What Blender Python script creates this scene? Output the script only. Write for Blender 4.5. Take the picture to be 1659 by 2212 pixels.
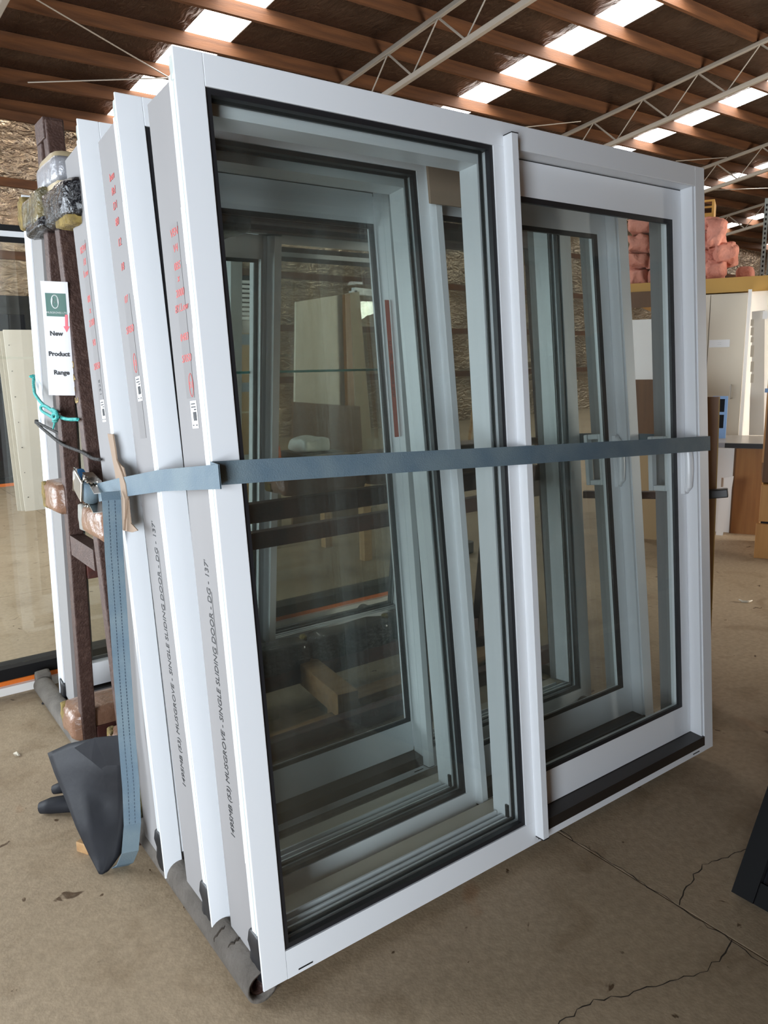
import bpy, bmesh, math, random
from mathutils import Vector, Matrix, Euler
random.seed(7)
for o in list(bpy.data.objects):
    bpy.data.objects.remove(o)
sc = bpy.context.scene
COL = sc.collection
PI = math.pi

# ------------------------------------------------------------------ camera
# solved from the front door's four corners (frame taken as 1659 x 2212)
FPX, CX, CY = 1647.3, 829.5, 1106.0
RM = ((0.806963011, -0.129239439, 0.576288006),
      (-0.590244154, -0.142516895, 0.794544381),
      (-0.020555693, -0.981318553, -0.191288686))
CAM = Vector((-0.66288775, -1.43801304, 1.4986567))
cam = bpy.data.cameras.new('camera')
cam.sensor_fit = 'VERTICAL'; cam.sensor_height = 36.0; cam.lens = 36.0 * FPX / 2212.0
cam.clip_start = 0.02; cam.clip_end = 200
cob = bpy.data.objects.new('camera', cam); COL.objects.link(cob)
m = Matrix.Identity(4)
for i in range(3):
    m[i][0] = RM[i][0]; m[i][1] = -RM[i][1]; m[i][2] = -RM[i][2]; m[i][3] = CAM[i]
cob.matrix_world = m
sc.camera = cob

# ------------------------------------------------------------------ world, lights, exposure
world = bpy.data.worlds.new('sky'); sc.world = world; world.use_nodes = True
bg = world.node_tree.nodes['Background']
bg.inputs[0].default_value = (0.72, 0.84, 1.0, 1); bg.inputs[1].default_value = 1.0

def area_light(name, loc, rot, sx, sy, power, color):
    l = bpy.data.lights.new(name, 'AREA'); l.shape = 'RECTANGLE'; l.size = sx; l.size_y = sy
    l.energy = power; l.color = color
    o = bpy.data.objects.new(name, l); COL.objects.link(o); o.location = loc; o.rotation_euler = rot
    return o
# daylight through the open roller door in the left wall, and a second, added opening
LEFT_X = -3.4
OPENINGS = ((-7.0, -2.0, 2.5, 640), (2.2, 7.0, 2.7, 400))      # y0, y1, height, power; second one unseen, added to brighten the far left floor
for y0_, y1_, h_, pw_ in OPENINGS:
    area_light('daylight', (LEFT_X + 0.05, (y0_ + y1_) / 2, h_ / 2 + 0.02), (0, -PI / 2, 0), h_ - 0.1, y1_ - y0_ - 0.1, pw_, (0.84, 0.92, 1.0))
# daylight through the roller door of the side bay on the right, outside the frame
area_light('daylight', (10.2, -4.25, 1.6), (PI / 2, 0, 0), 4.2, 3.0, 1250, (1.0, 0.95, 0.86))
SKYLIGHT = 10.0
vs = sc.view_settings
vs.view_transform = 'Standard'; vs.look = 'None'; vs.gamma = 1.0; vs.use_curve_mapping = False
vs.exposure = 0.42
sc.cycles.transparent_max_bounces = 40
sc.cycles.adaptive_threshold = 0.02
sc.cycles.max_bounces = 8
sc.cycles.diffuse_bounces = 4
sc.cycles.glossy_bounces = 4
sc.cycles.caustics_reflective = False
sc.cycles.caustics_refractive = False

# ------------------------------------------------------------------ pixel helpers (directions only)
def ray(px, py):
    a, b = (px - CX) / FPX, (py - CY) / FPX
    return Vector([RM[i][0] * a + RM[i][1] * b + RM[i][2] for i in range(3)])
def on(px, py, axis, val):
    r = ray(px, py); t = (val - CAM[axis]) / r[axis]
    return CAM + r * t
def onplane(px, py, P, n):
    r = ray(px, py); t = (Vector(P) - CAM).dot(n) / r.dot(n)
    return CAM + r * t
FD = Vector((0.878, 0.479, 0)).normalized(); RD = Vector((0.479, -0.878, 0)).normalized()
def rp(px, py, d):
    """right-hand side of the hall: point on the upright plane that faces the camera, d metres away"""
    p = onplane(px, py, CAM + FD * d, FD) - CAM
    return p.dot(RD), p.z + CAM.z

# ------------------------------------------------------------------ materials
def mat(name, color, rough=0.5, metal=0.0, color2=None, scale=8.0, detail=4.0, bump=0.0, bscale=None,
        spec=0.5, stretch=(1, 1, 1), contrast=(0.35, 0.65), emit=None, estr=0.0, coat=0.0):
    M = bpy.data.materials.new(name); M.use_nodes = True
    nt = M.node_tree; b = nt.nodes['Principled BSDF']
    b.inputs['Base Color'].default_value = (*color, 1); b.inputs['Roughness'].default_value = rough
    b.inputs['Metallic'].default_value = metal; b.inputs['Specular IOR Level'].default_value = spec
    b.inputs['Coat Weight'].default_value = coat
    if color2 is not None or bump:
        tc = nt.nodes.new('ShaderNodeTexCoord'); mp = nt.nodes.new('ShaderNodeMapping')
        mp.inputs['Scale'].default_value = stretch
        nt.links.new(tc.outputs['Object'], mp.inputs['Vector'])
    if color2 is not None:
        n = nt.nodes.new('ShaderNodeTexNoise'); n.inputs['Scale'].default_value = scale; n.inputs['Detail'].default_value = detail
        r = nt.nodes.new('ShaderNodeValToRGB')
        r.color_ramp.elements[0].position = contrast[0]; r.color_ramp.elements[0].color = (*color, 1)
        r.color_ramp.elements[1].position = contrast[1]; r.color_ramp.elements[1].color = (*color2, 1)
        nt.links.new(mp.outputs[0], n.inputs['Vector']); nt.links.new(n.outputs['Fac'], r.inputs[0])
        nt.links.new(r.outputs[0], b.inputs['Base Color'])
    if bump:
        n2 = nt.nodes.new('ShaderNodeTexNoise'); n2.inputs['Scale'].default_value = bscale or scale * 4; n2.inputs['Detail'].default_value = 5
        bp = nt.nodes.new('ShaderNodeBump'); bp.inputs['Strength'].default_value = bump; bp.inputs['Distance'].default_value = 0.02
        nt.links.new(mp.outputs[0], n2.inputs['Vector']); nt.links.new(n2.outputs['Fac'], bp.inputs['Height'])
        nt.links.new(bp.outputs[0], b.inputs['Normal'])
    if emit is not None:
        b.inputs['Emission Color'].default_value = (*emit, 1); b.inputs['Emission Strength'].default_value = estr
    return M

def glass_mat(name, tint, r0=0.075, streak=0.0):
    """thin sheet glass: Fresnel mirror over a tinted see-through layer"""
    M = bpy.data.materials.new(name); M.use_nodes = True
    nt = M.node_tree; nt.nodes.clear()
    out = nt.nodes.new('ShaderNodeOutputMaterial')
    tr = nt.nodes.new('ShaderNodeBsdfTransparent'); tr.inputs[0].default_value = (*tint, 1)
    gl = nt.nodes.new('ShaderNodeBsdfGlossy'); gl.inputs['Roughness'].default_value = 0.015
    gl.inputs['Color'].default_value = (0.95, 0.97, 0.95, 1)
    ge = nt.nodes.new('ShaderNodeNewGeometry')
    dt = nt.nodes.new('ShaderNodeVectorMath'); dt.operation = 'DOT_PRODUCT'
    nt.links.new(ge.outputs['Normal'], dt.inputs[0]); nt.links.new(ge.outputs['Incoming'], dt.inputs[1])
    ab = nt.nodes.new('ShaderNodeMath'); ab.operation = 'ABSOLUTE'; nt.links.new(dt.outputs['Value'], ab.inputs[0])
    sb = nt.nodes.new('ShaderNodeMath'); sb.operation = 'SUBTRACT'; sb.inputs[0].default_value = 1.0; nt.links.new(ab.outputs[0], sb.inputs[1])
    pw = nt.nodes.new('ShaderNodeMath'); pw.operation = 'POWER'; pw.inputs[1].default_value = 5.0; nt.links.new(sb.outputs[0], pw.inputs[0])
    ma = nt.nodes.new('ShaderNodeMath'); ma.operation = 'MULTIPLY_ADD'; ma.inputs[1].default_value = 1 - r0; ma.inputs[2].default_value = r0
    nt.links.new(pw.outputs[0], ma.inputs[0])
    mx = nt.nodes.new('ShaderNodeMixShader')
    nt.links.new(ma.outputs[0], mx.inputs[0]); nt.links.new(tr.outputs[0], mx.inputs[1]); nt.links.new(gl.outputs[0], mx.inputs[2])
    last = mx
    if streak:
        # faint dust film with wiped vertical streaks
        df = nt.nodes.new('ShaderNodeBsdfDiffuse'); df.inputs[0].default_value = (0.6, 0.62, 0.55, 1)
        tc = nt.nodes.new('ShaderNodeTexCoord'); mp = nt.nodes.new('ShaderNodeMapping'); mp.inputs['Scale'].default_value = (22, 1, 0.9)
        no = nt.nodes.new('ShaderNodeTexNoise'); no.inputs['Scale'].default_value = 1.0; no.inputs['Detail'].default_value = 3
        rr = nt.nodes.new('ShaderNodeMapRange'); rr.inputs[1].default_value = 0.45; rr.inputs[2].default_value = 0.75; rr.inputs[3].default_value = 0.01; rr.inputs[4].default_value = streak
        nt.links.new(tc.outputs['Object'], mp.inputs[0]); nt.links.new(mp.outputs[0], no.inputs['Vector']); nt.links.new(no.outputs['Fac'], rr.inputs[0])
        m2 = nt.nodes.new('ShaderNodeMixShader'); nt.links.new(rr.outputs[0], m2.inputs[0])
        nt.links.new(mx.outputs[0], m2.inputs[1]); nt.links.new(df.outputs[0], m2.inputs[2]); last = m2
    nt.links.new(last.outputs[0], out.inputs[0])
    return M

M = {}
M['white'] = mat('white_powdercoat', (0.80, 0.82, 0.845), 0.32, bump=0.0)
M['liner'] = mat('primed_liner', (0.255, 0.245, 0.243), 0.7, color2=(0.285, 0.273, 0.27), scale=3, stretch=(1, 1, 0.3))
M['sealant'] = mat('white_sealant', (0.82, 0.82, 0.80), 0.4)
M['black'] = mat('black_rubber_gasket', (0.012, 0.012, 0.014), 0.45)
M['blacksill'] = mat('black_sill', (0.018, 0.014, 0.012), 0.4)
M['spacer'] = mat('spacer_bar', (0.45, 0.5, 0.48), 0.4)
M['glass'] = glass_mat('double_glazing', (0.885, 0.905, 0.897), 0.055, 0.018)
M['glass_far'] = glass_mat('plain_glazing', (0.93, 0.945, 0.93), 0.05, 0.012)
M['steel'] = mat('rusty_brown_steel', (0.055, 0.026, 0.019), 0.55, metal=0.25, color2=(0.10, 0.055, 0.042), scale=60, bump=0.25, bscale=150, contrast=(0.45, 0.75))
M['steel_red'] = mat('red_oxide_steel', (0.10, 0.028, 0.020), 0.55, metal=0.2, color2=(0.06, 0.022, 0.018), scale=25, bump=0.15, bscale=90)
M['sleeve'] = mat('grey_foam_sleeve', (0.115, 0.10, 0.085), 0.9, color2=(0.165, 0.145, 0.125), scale=12, bump=0.3, bscale=60)
M['webbing'] = mat('blue_grey_webbing', (0.105, 0.16, 0.205), 0.65, color2=(0.15, 0.205, 0.235), scale=10, bump=0.2, bscale=300)
M['webbing_d'] = mat('dark_stitching', (0.04, 0.06, 0.09), 0.7)
M['chrome'] = mat('zinc_plated_ratchet', (0.62, 0.60, 0.56), 0.22, metal=1.0)
M['blueplastic'] = mat('blue_plastic_grip', (0.02, 0.22, 0.55), 0.4)
M['card'] = mat('brown_cardboard', (0.33, 0.235, 0.165), 0.8, color2=(0.38, 0.275, 0.20), scale=5)
M['card_in'] = mat('cardboard_torn_core', (0.20, 0.13, 0.085), 0.9)
M['paper'] = mat('brown_packing_tape_wrap', (0.25, 0.135, 0.085), 0.3, color2=(0.31, 0.175, 0.115), scale=6, bump=0.5, bscale=30, coat=0.15)
M['foam'] = mat('yellow_foam', (0.27, 0.19, 0.05), 0.9, color2=(0.15, 0.105, 0.035), scale=40, bump=0.6, bscale=60)
M['foamgrey'] = mat('grey_foam_end', (0.36, 0.35, 0.31), 0.9, color2=(0.28, 0.27, 0.24), scale=30)
M['blackfilm'] = mat('black_stretch_film', (0.006, 0.0065, 0.009), 0.22, bump=1.0, bscale=45, coat=0.25)
M['clearfilm'] = mat('film_over_foam', (0.20, 0.155, 0.06), 0.25, color2=(0.05, 0.05, 0.035), scale=14, bump=1.0, bscale=45, coat=0.25)
M['ducttape'] = mat('silver_duct_tape', (0.33, 0.33, 0.35), 0.35, metal=0.3, bump=0.4, bscale=25)
M['tape_tan'] = mat('tan_tape', (0.45, 0.36, 0.22), 0.5)
M['cardwhite'] = mat('white_card', (0.70, 0.69, 0.72), 0.4)
M['green'] = mat('printed_green', (0.035, 0.13, 0.10), 0.5)
M['ink'] = mat('black_ink', (0.02, 0.02, 0.022), 0.6)
M['redink'] = mat('red_marker', (0.62, 0.10, 0.09), 0.6)
M['pinkprint'] = mat('pink_red_print', (0.80, 0.10, 0.14), 0.5)
M['printwhite'] = mat('printed_white', (0.66, 0.70, 0.68), 0.5)
M['chalk'] = mat('yellow_chalk', (0.42, 0.30, 0.12), 0.8)
M['label'] = mat('white_sticker', (0.74, 0.74, 0.74), 0.4)
M['clear_tape'] = mat('clear_tape', (0.285, 0.275, 0.273), 0.8, spec=0.1)
M['teal'] = mat('teal_rope', (0.04, 0.36, 0.34), 0.6, color2=(0.07, 0.46, 0.42), scale=60, bump=0.4, bscale=160)
M['cord'] = mat('black_cord', (0.03, 0.028, 0.028), 0.75, color2=(0.07, 0.065, 0.06), scale=120, bump=0.4, bscale=200)
M['rubber'] = mat('black_rubber_sheet', (0.010, 0.0105, 0.013), 0.62, color2=(0.022, 0.023, 0.028), scale=4, bump=0.2, bscale=9, contrast=(0.4, 0.8), spec=0.2)
M['timber'] = mat('sawn_pine', (0.42, 0.25, 0.11), 0.7, color2=(0.33, 0.18, 0.075), scale=5, stretch=(1, 8, 8), bump=0.1)
M['purlin'] = mat('roof_timber', (0.135, 0.050, 0.015), 0.8, color2=(0.075, 0.027, 0.008), scale=1.6, stretch=(0.6, 6, 6), bump=0.2, bscale=10)
M['truss'] = mat('painted_truss_steel', (0.33, 0.295, 0.25), 0.5)
M['orange_tape'] = mat('red_orange_tape', (0.48, 0.075, 0.03), 0.4)
M['skylight'] = mat('translucent_roof_sheet', (0.9, 0.9, 0.9), 0.6, emit=(1.0, 0.985, 0.955), estr=SKYLIGHT)

def foil_mat(name, c1, c2, rough, crinkle, scale, stretch):
    m_ = bpy.data.materials.new(name); m_.use_nodes = True; nt = m_.node_tree; b = nt.nodes['Principled BSDF']
    b.inputs['Metallic'].default_value = 0.85; b.inputs['Roughness'].default_value = rough
    tc = nt.nodes.new('ShaderNodeTexCoord'); mp = nt.nodes.new('ShaderNodeMapping'); mp.inputs['Scale'].default_value = stretch
    nt.links.new(tc.outputs['Object'], mp.inputs[0])
    n = nt.nodes.new('ShaderNodeTexNoise'); n.inputs['Scale'].default_value = 1.2; n.inputs['Detail'].default_value = 4
    nt.links.new(tc.outputs['Object'], n.inputs['Vector'])
    r = nt.nodes.new('ShaderNodeValToRGB'); r.color_ramp.elements[0].color = (*c1, 1); r.color_ramp.elements[1].color = (*c2, 1)
    r.color_ramp.elements[0].position = 0.35; r.color_ramp.elements[1].position = 0.65
    nt.links.new(n.outputs['Fac'], r.inputs[0]); nt.links.new(r.outputs[0], b.inputs['Base Color'])
    w = nt.nodes.new('ShaderNodeTexNoise'); w.inputs['Scale'].default_value = scale; w.inputs['Detail'].default_value = 6; w.inputs['Distortion'].default_value = 1.2
    nt.links.new(mp.outputs[0], w.inputs['Vector'])
    bp = nt.nodes.new('ShaderNodeBump'); bp.inputs['Strength'].default_value = crinkle; bp.inputs['Distance'].default_value = 0.08
    nt.links.new(w.outputs['Fac'], bp.inputs['Height']); nt.links.new(bp.outputs[0], b.inputs['Normal'])
    return m_
M['foil_roof'] = foil_mat('roof_foil', (0.085, 0.055, 0.041), (0.14, 0.094, 0.072), 0.36, 0.6, 6.0, (1.6, 0.7, 1))
M['foil_wall'] = foil_mat('wall_foil', (0.34, 0.26, 0.18), (0.62, 0.50, 0.37), 0.22, 1.0, 5.5, (0.8, 1, 1.6))

M['foil_glint'] = foil_mat('crinkled_roof_foil', (0.20, 0.14, 0.10), (0.32, 0.23, 0.17), 0.14, 1.0, 5.0, (0.5, 2.2, 1))
def concrete():
    m_ = bpy.data.materials.new('concrete'); m_.use_nodes = True; nt = m_.node_tree; b = nt.nodes['Principled BSDF']
    tc = nt.nodes.new('ShaderNodeTexCoord')
    def noise(s, d, dist=0.0):
        n = nt.nodes.new('ShaderNodeTexNoise'); n.inputs['Scale'].default_value = s; n.inputs['Detail'].default_value = d; n.inputs['Distortion'].default_value = dist
        nt.links.new(tc.outputs['Object'], n.inputs['Vector']); return n
    def ramp(n, p0, c0, p1, c1):
        r = nt.nodes.new('ShaderNodeValToRGB'); r.color_ramp.elements[0].position = p0; r.color_ramp.elements[0].color = (*c0, 1)
        r.color_ramp.elements[1].position = p1; r.color_ramp.elements[1].color = (*c1, 1); nt.links.new(n.outputs['Fac'], r.inputs[0]); return r
    def mix(mode, fac, a, c):
        x = nt.nodes.new('ShaderNodeMix'); x.data_type = 'RGBA'; x.blend_type = mode; x.inputs['Factor'].default_value = fac
        nt.links.new(a.outputs[0] if a.bl_idname != 'ShaderNodeMix' else a.outputs['Result'], x.inputs['A'])
        nt.links.new(c.outputs[0], x.inputs['B']); return x
    base = ramp(noise(1.1, 6), 0.3, (0.375, 0.28, 0.18), 0.7, (0.475, 0.365, 0.245))
    fine = ramp(noise(45, 5), 0.3, (0.78, 0.78, 0.77), 0.7, (1.0, 1.0, 1.0))
    blot = ramp(noise(4.5, 5, 0.6), 0.30, (0.72, 0.68, 0.62), 0.46, (1, 1, 1))
    spots = ramp(noise(13, 4, 0.7), 0.285, (0.28, 0.22, 0.17), 0.315, (1, 1, 1))
    rust = ramp(noise(2.4, 3, 0.8), 0.72, (1, 1, 1), 0.80, (0.88, 0.62, 0.48))
    a = mix('MULTIPLY', 1.0, base, fine); a = mix('MULTIPLY', 0.8, a, blot); a = mix('MULTIPLY', 1.0, a, spots); a = mix('MULTIPLY', 0.7, a, rust)
    nt.links.new(a.outputs['Result'], b.inputs['Base Color'])
    b.inputs['Roughness'].default_value = 0.62; b.inputs['Specular IOR Level'].default_value = 0.35
    bn = noise(120, 4); bp = nt.nodes.new('ShaderNodeBump'); bp.inputs['Strength'].default_value = 0.12; bp.inputs['Distance'].default_value = 0.01
    nt.links.new(bn.outputs['Fac'], bp.inputs['Height']); nt.links.new(bp.outputs[0], b.inputs['Normal'])
    return m_
M['concrete'] = concrete()
M['crack'] = mat('crack_dirt', (0.035, 0.025, 0.017), 0.9)
M['wallboard'] = mat('dark_wall', (0.16, 0.12, 0.09), 0.8, color2=(0.22, 0.17, 0.13), scale=1.5)
M['gib'] = mat('plasterboard', (0.60, 0.545, 0.46), 0.8, color2=(0.64, 0.585, 0.50), scale=2)
M['gib_edge'] = mat('plasterboard_edge', (0.47, 0.41, 0.32), 0.85)
M['cream'] = mat('cream_panel', (0.64, 0.57, 0.46), 0.5)
M['whiteboard'] = mat('white_panel', (0.88, 0.86, 0.83), 0.45)
M['brownply'] = mat('brown_laminate', (0.30, 0.135, 0.038), 0.45, color2=(0.245, 0.105, 0.028), scale=3, stretch=(10, 10, 0.8))
M['beech'] = mat('beech_laminate', (0.50, 0.25, 0.075), 0.4, color2=(0.43, 0.20, 0.055), scale=3, stretch=(8, 8, 0.7))
M['darkwood'] = mat('dark_brown_board', (0.135, 0.062, 0.022), 0.5, color2=(0.10, 0.045, 0.016), scale=3, stretch=(8, 8, 0.6))
M['fascia'] = mat('ochre_fascia', (0.46, 0.27, 0.065), 0.55, color2=(0.42, 0.24, 0.055), scale=2)
M['ochre'] = mat('ochre_board', (0.50, 0.27, 0.055), 0.5)
M['pink'] = mat('pink_glasswool', (0.62, 0.27, 0.20), 0.95, color2=(0.50, 0.185, 0.13), scale=7, bump=1.0, bscale=22)
M['gal'] = mat('galvanised_upright', (0.32, 0.36, 0.34), 0.45, metal=0.6)
M['orange'] = mat('orange_paint', (0.72, 0.17, 0.02), 0.45)
M['blue'] = mat('pale_blue_frame', (0.22, 0.36, 0.60), 0.45)
M['dark'] = mat('dark_glass', (0.008, 0.008, 0.012), 0.12)
M['darkmatte'] = mat('dark_opening', (0.006, 0.006, 0.008), 0.6, spec=0.2)
M['benchtop'] = mat('laminate_top', (0.42, 0.38, 0.33), 0.3)
M['blackedge'] = mat('black_edge', (0.015, 0.013, 0.013), 0.4)
M['blackmetal'] = mat('black_joinery', (0.007, 0.007, 0.008), 0.55, spec=0.25)
M['cloth'] = mat('grey_felt', (0.24, 0.25, 0.28), 0.9, color2=(0.32, 0.33, 0.36), scale=60, bump=0.3)
M['bag'] = mat('white_bag', (0.55, 0.56, 0.52), 0.4, bump=0.5, bscale=12)
M['orangebag'] = mat('orange_bag', (0.55, 0.10, 0.02), 0.4, bump=0.6, bscale=18)
M['pale_blue'] = mat('grey_blue_band', (0.20, 0.27, 0.34), 0.5)
M['tan'] = mat('tan_cabinet', (0.42, 0.28, 0.14), 0.5)
M['tube'] = mat('fluorescent_tube', (0.9, 0.9, 0.85), 0.4, emit=(1.0, 0.97, 0.88), estr=3.0)
M['galv'] = mat('galvanised_cable', (0.42, 0.38, 0.33), 0.45, metal=0.4)

# ------------------------------------------------------------------ mesh helpers
def bx(bm, x0, x1, y0, y1, z0, z1, mtx=None):
    vs_ = [bm.verts.new(((x0, x1)[i & 1], (y0, y1)[i >> 1 & 1], (z0, z1)[i >> 2 & 1])) for i in range(8)]
    if mtx is not None:
        for v in vs_: v.co = mtx @ v.co
    for f in ((0, 2, 3, 1), (4, 5, 7, 6), (0, 1, 5, 4), (2, 6, 7, 3), (0, 4, 6, 2), (1, 3, 7, 5)):
        bm.faces.new([vs_[i] for i in f])
    return vs_
def prism(bm, poly, y0, y1):
    """outline in x,z extruded along y"""
    a = [bm.verts.new((p[0], y0, p[1])) for p in poly]; b = [bm.verts.new((p[0], y1, p[1])) for p in poly]
    n = len(poly); bm.faces.new(a); bm.faces.new(b[::-1])
    for i in range(n):
        bm.faces.new((a[i], b[i], b[(i + 1) % n], a[(i + 1) % n]))
def frame_axes(d):
    d = d.normalized(); u = Vector((0, 0, 1)) if abs(d.z) < 0.9 else Vector((1, 0, 0))
    s = d.cross(u).normalized(); return s, s.cross(d).normalized()
def tube(bm, pts, r, n=10, caps=True):
    pts = [Vector(p) for p in pts]; rings = []; pu = None
    for i, p in enumerate(pts):
        d = (pts[min(i + 1, len(pts) - 1)] - pts[max(i - 1, 0)]).normalized()
        if pu is None: s, u = frame_axes(d)
        else:
            u = (pu - d * pu.dot(d)).normalized(); s = d.cross(u).normalized()
        pu = u; rr = r[i] if isinstance(r, (list, tuple)) else r
        rings.append([bm.verts.new(p + (s * math.cos(2 * PI * k / n) + u * math.sin(2 * PI * k / n)) * rr) for k in range(n)])
    for a, b in zip(rings, rings[1:]):
        for k in range(n):
            bm.faces.new((a[k], a[(k + 1) % n], b[(k + 1) % n], b[k]))
    if caps:
        bm.faces.new(rings[0][::-1]); bm.faces.new(rings[-1])
def beam(bm, a, b, w, h, up=(0, 0, 1)):
    """rectangular bar from a to b, w across, h along 'up'"""
    a = Vector(a); b = Vector(b); d = (b - a).normalized(); up = Vector(up)
    s = d.cross(up).normalized(); u = s.cross(d).normalized()
    vs_ = []
    for p in (a, b):
        for i, j in ((-1, -1), (1, -1), (1, 1), (-1, 1)):
            vs_.append(bm.verts.new(p + s * (i * w / 2) + u * (j * h / 2)))
    for f in ((3, 2, 1, 0), (4, 5, 6, 7), (0, 1, 5, 4), (1, 2, 6, 5), (2, 3, 7, 6), (3, 0, 4, 7)):
        bm.faces.new([vs_[i] for i in f])
def ribbon(bm, pts, wdirs, width, th, nrm):
    """flat band following pts; wdirs = width direction(s); nrm = thickness direction(s)"""
    rows = []
    for i, p in enumerate(pts):
        p = Vector(p); w = Vector(wdirs[i] if isinstance(wdirs, list) else wdirs).normalized() * width / 2
        n = Vector(nrm[i] if isinstance(nrm, list) else nrm).normalized() * th / 2
        rows.append([bm.verts.new(p - w - n), bm.verts.new(p + w - n), bm.verts.new(p + w + n), bm.verts.new(p - w + n)])
    for a, b in zip(rows, rows[1:]):
        for k in range(4):
            bm.faces.new((a[k], a[(k + 1) % 4], b[(k + 1) % 4], b[k]))
    bm.faces.new(rows[0][::-1]); bm.faces.new(rows[-1])
def obj(name, bm, material, parent=None, smooth=False, bevel=0.0, seg=2):
    bmesh.ops.recalc_face_normals(bm, faces=bm.faces)
    me = bpy.data.meshes.new(name); bm.to_mesh(me); bm.free()
    me.materials.append(M[material] if isinstance(material, str) else material)
    if smooth:
        for p in me.polygons: p.use_smooth = True
    o = bpy.data.objects.new(name, me); COL.objects.link(o)
    if parent is not None: o.parent = parent
    if bevel:
        md = o.modifiers.new('bevel', 'BEVEL'); md.width = bevel; md.segments = seg; md.limit_method = 'ANGLE'
    return o
def box(name, dims, material, parent=None, bevel=0.0, mtx=None):
    bm = bmesh.new(); bx(bm, *dims, mtx); return obj(name, bm, material, parent, bevel=bevel)
def empty(name, loc=(0, 0, 0), rot=(0, 0, 0), parent=None):
    o = bpy.data.objects.new(name, None); COL.objects.link(o); o.location = loc; o.rotation_euler = rot
    o.empty_display_size = 0.1
    if parent is not None: o.parent = parent
    return o
def tag(o, label, cat, group=None, kind=None):
    if label: o['label'] = label
    if cat: o['category'] = cat
    if group: o['group'] = group
    if kind: o['kind'] = kind
    return o
def part_label(o, label): o['label'] = label; return o
def struct(o, label=None):
    o['kind'] = 'structure'
    if label: o['label'] = label
    return o
def text(name, body, parent, loc, xdir, ydir, size, material, extrude=0.0003, align='CENTER', shear=0.0, line=1.0, bold=0.0):
    c = bpy.data.curves.new(name, 'FONT'); c.body = body; c.size = size; c.extrude = extrude
    c.align_x = align; c.align_y = 'CENTER'; c.shear = shear; c.resolution_u = 3; c.space_line = line; c.offset = bold
    c.materials.append(M[material])
    t_ = bpy.data.objects.new(name, c); COL.objects.link(t_)
    me = bpy.data.meshes.new_from_object(t_.evaluated_get(bpy.context.evaluated_depsgraph_get()))
    bpy.data.objects.remove(t_); me.name = name
    o = bpy.data.objects.new(name, me); COL.objects.link(o)
    if parent is not None: o.parent = parent
    x = Vector(xdir).normalized(); y = Vector(ydir).normalized(); z = x.cross(y)
    mm = Matrix.Identity(4)
    for i in range(3):
        mm[i][0] = x[i]; mm[i][1] = y[i]; mm[i][2] = z[i]; mm[i][3] = loc[i]
    o.matrix_basis = mm
    return o
def lumpy(name, dims, material, parent=None, amp=0.01, cuts=4, freq=9.0, seed=0, bevel_smooth=True, mtx=None, rnd_=9):
    """a soft, crumpled block: subdivided box with rounded edges and noise"""
    from mathutils import noise
    x0, x1, y0, y1, z0, z1 = dims
    bm = bmesh.new(); bx(bm, *dims)
    bmesh.ops.subdivide_edges(bm, edges=bm.edges, cuts=cuts, use_grid_fill=True)
    c = Vector(((x0 + x1) / 2, (y0 + y1) / 2, (z0 + z1) / 2)); h = Vector(((x1 - x0) / 2, (y1 - y0) / 2, (z1 - z0) / 2))
    for v in bm.verts:
        d = v.co - c; q = Vector((d.x / h.x, d.y / h.y, d.z / h.z))
        L = (abs(q.x) ** rnd_ + abs(q.y) ** rnd_ + abs(q.z) ** rnd_) ** (1 / rnd_)
        if bevel_smooth and L > 0: d = d / L
        nv = noise.noise_vector(v.co * freq + Vector((seed * 3.1, seed * 1.7, seed)))
        v.co = c + d + nv * amp
        if mtx is not None: v.co = mtx @ v.co
    return obj(name, bm, material, parent, smooth=True)

# ------------------------------------------------------------------ the hall: floor
floor = struct(empty('floor'), 'bare concrete slab floor with stains and cracks')
FRONT, RIGHT = 27.0, 46.0
xs = [-3.55, 1.08, 6.76, 12.4, 18, 24, 30, 38, 46.5]; ys = [-27.2, -19, -11, -5.5, 4.1, 8.5, 13.6, 18]
for i in range(len(xs) - 1):
    for j in range(len(ys) - 1):
        box('slab', (xs[i] + .003, xs[i + 1] - .003, ys[j] + .003, ys[j + 1] - .003, -0.15, 0), 'concrete', floor)
box('joint_bed', (-3.55, 46.5, -27.2, 18, -0.2, -0.012), 'crack', floor)
def crack(pxs, w, seed):
    rnd = random.Random(seed); P = [on(*q, 2, 0.0) for q in pxs]; pts = []
    for a, b in zip(P, P[1:]):
        n = max(3, int((b - a).length / 0.018)); s = Vector((-(b - a).y, (b - a).x, 0)).normalized()
        for k in range(n): pts.append(a.lerp(b, k / n) + s * rnd.uniform(-0.006, 0.006))
    pts.append(P[-1]); bm = bmesh.new(); prev = None
    for k, p in enumerate(pts):
        d = (pts[min(k + 1, len(pts) - 1)] - pts[max(k - 1, 0)]).normalized(); s = Vector((-d.y, d.x, 0))
        ww = w * rnd.uniform(0.4, 1.3)
        cur = (bm.verts.new((p.x + s.x * ww, p.y + s.y * ww, 0.0006)), bm.verts.new((p.x - s.x * ww, p.y - s.y * ww, 0.0006)))
        if prev: bm.faces.new((prev[0], prev[1], cur[1], cur[0]))
        prev = cur
    obj('crack', bm, 'crack', floor)
crack([(1465, 1955), (1478, 1925), (1500, 1890), (1520, 1870), (1560, 1855), (1600, 1840), (1640, 1826), (1700, 1815)], 0.0016, 3)
crack([(1580, 2030), (1550, 2075), (1525, 2095), (1480, 2112), (1400, 2136), (1340, 2152), (1285, 2162), (1250, 2185), (1185, 2225), (1100, 2260)], 0.0016, 5)
crack([(1160, 1750), (1240, 1815), (1300, 1850), (1400, 1916), (1465, 1955), (1530, 2003), (1580, 2030), (1659, 2090), (1760, 2165)], 0.0014, 9)

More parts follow.
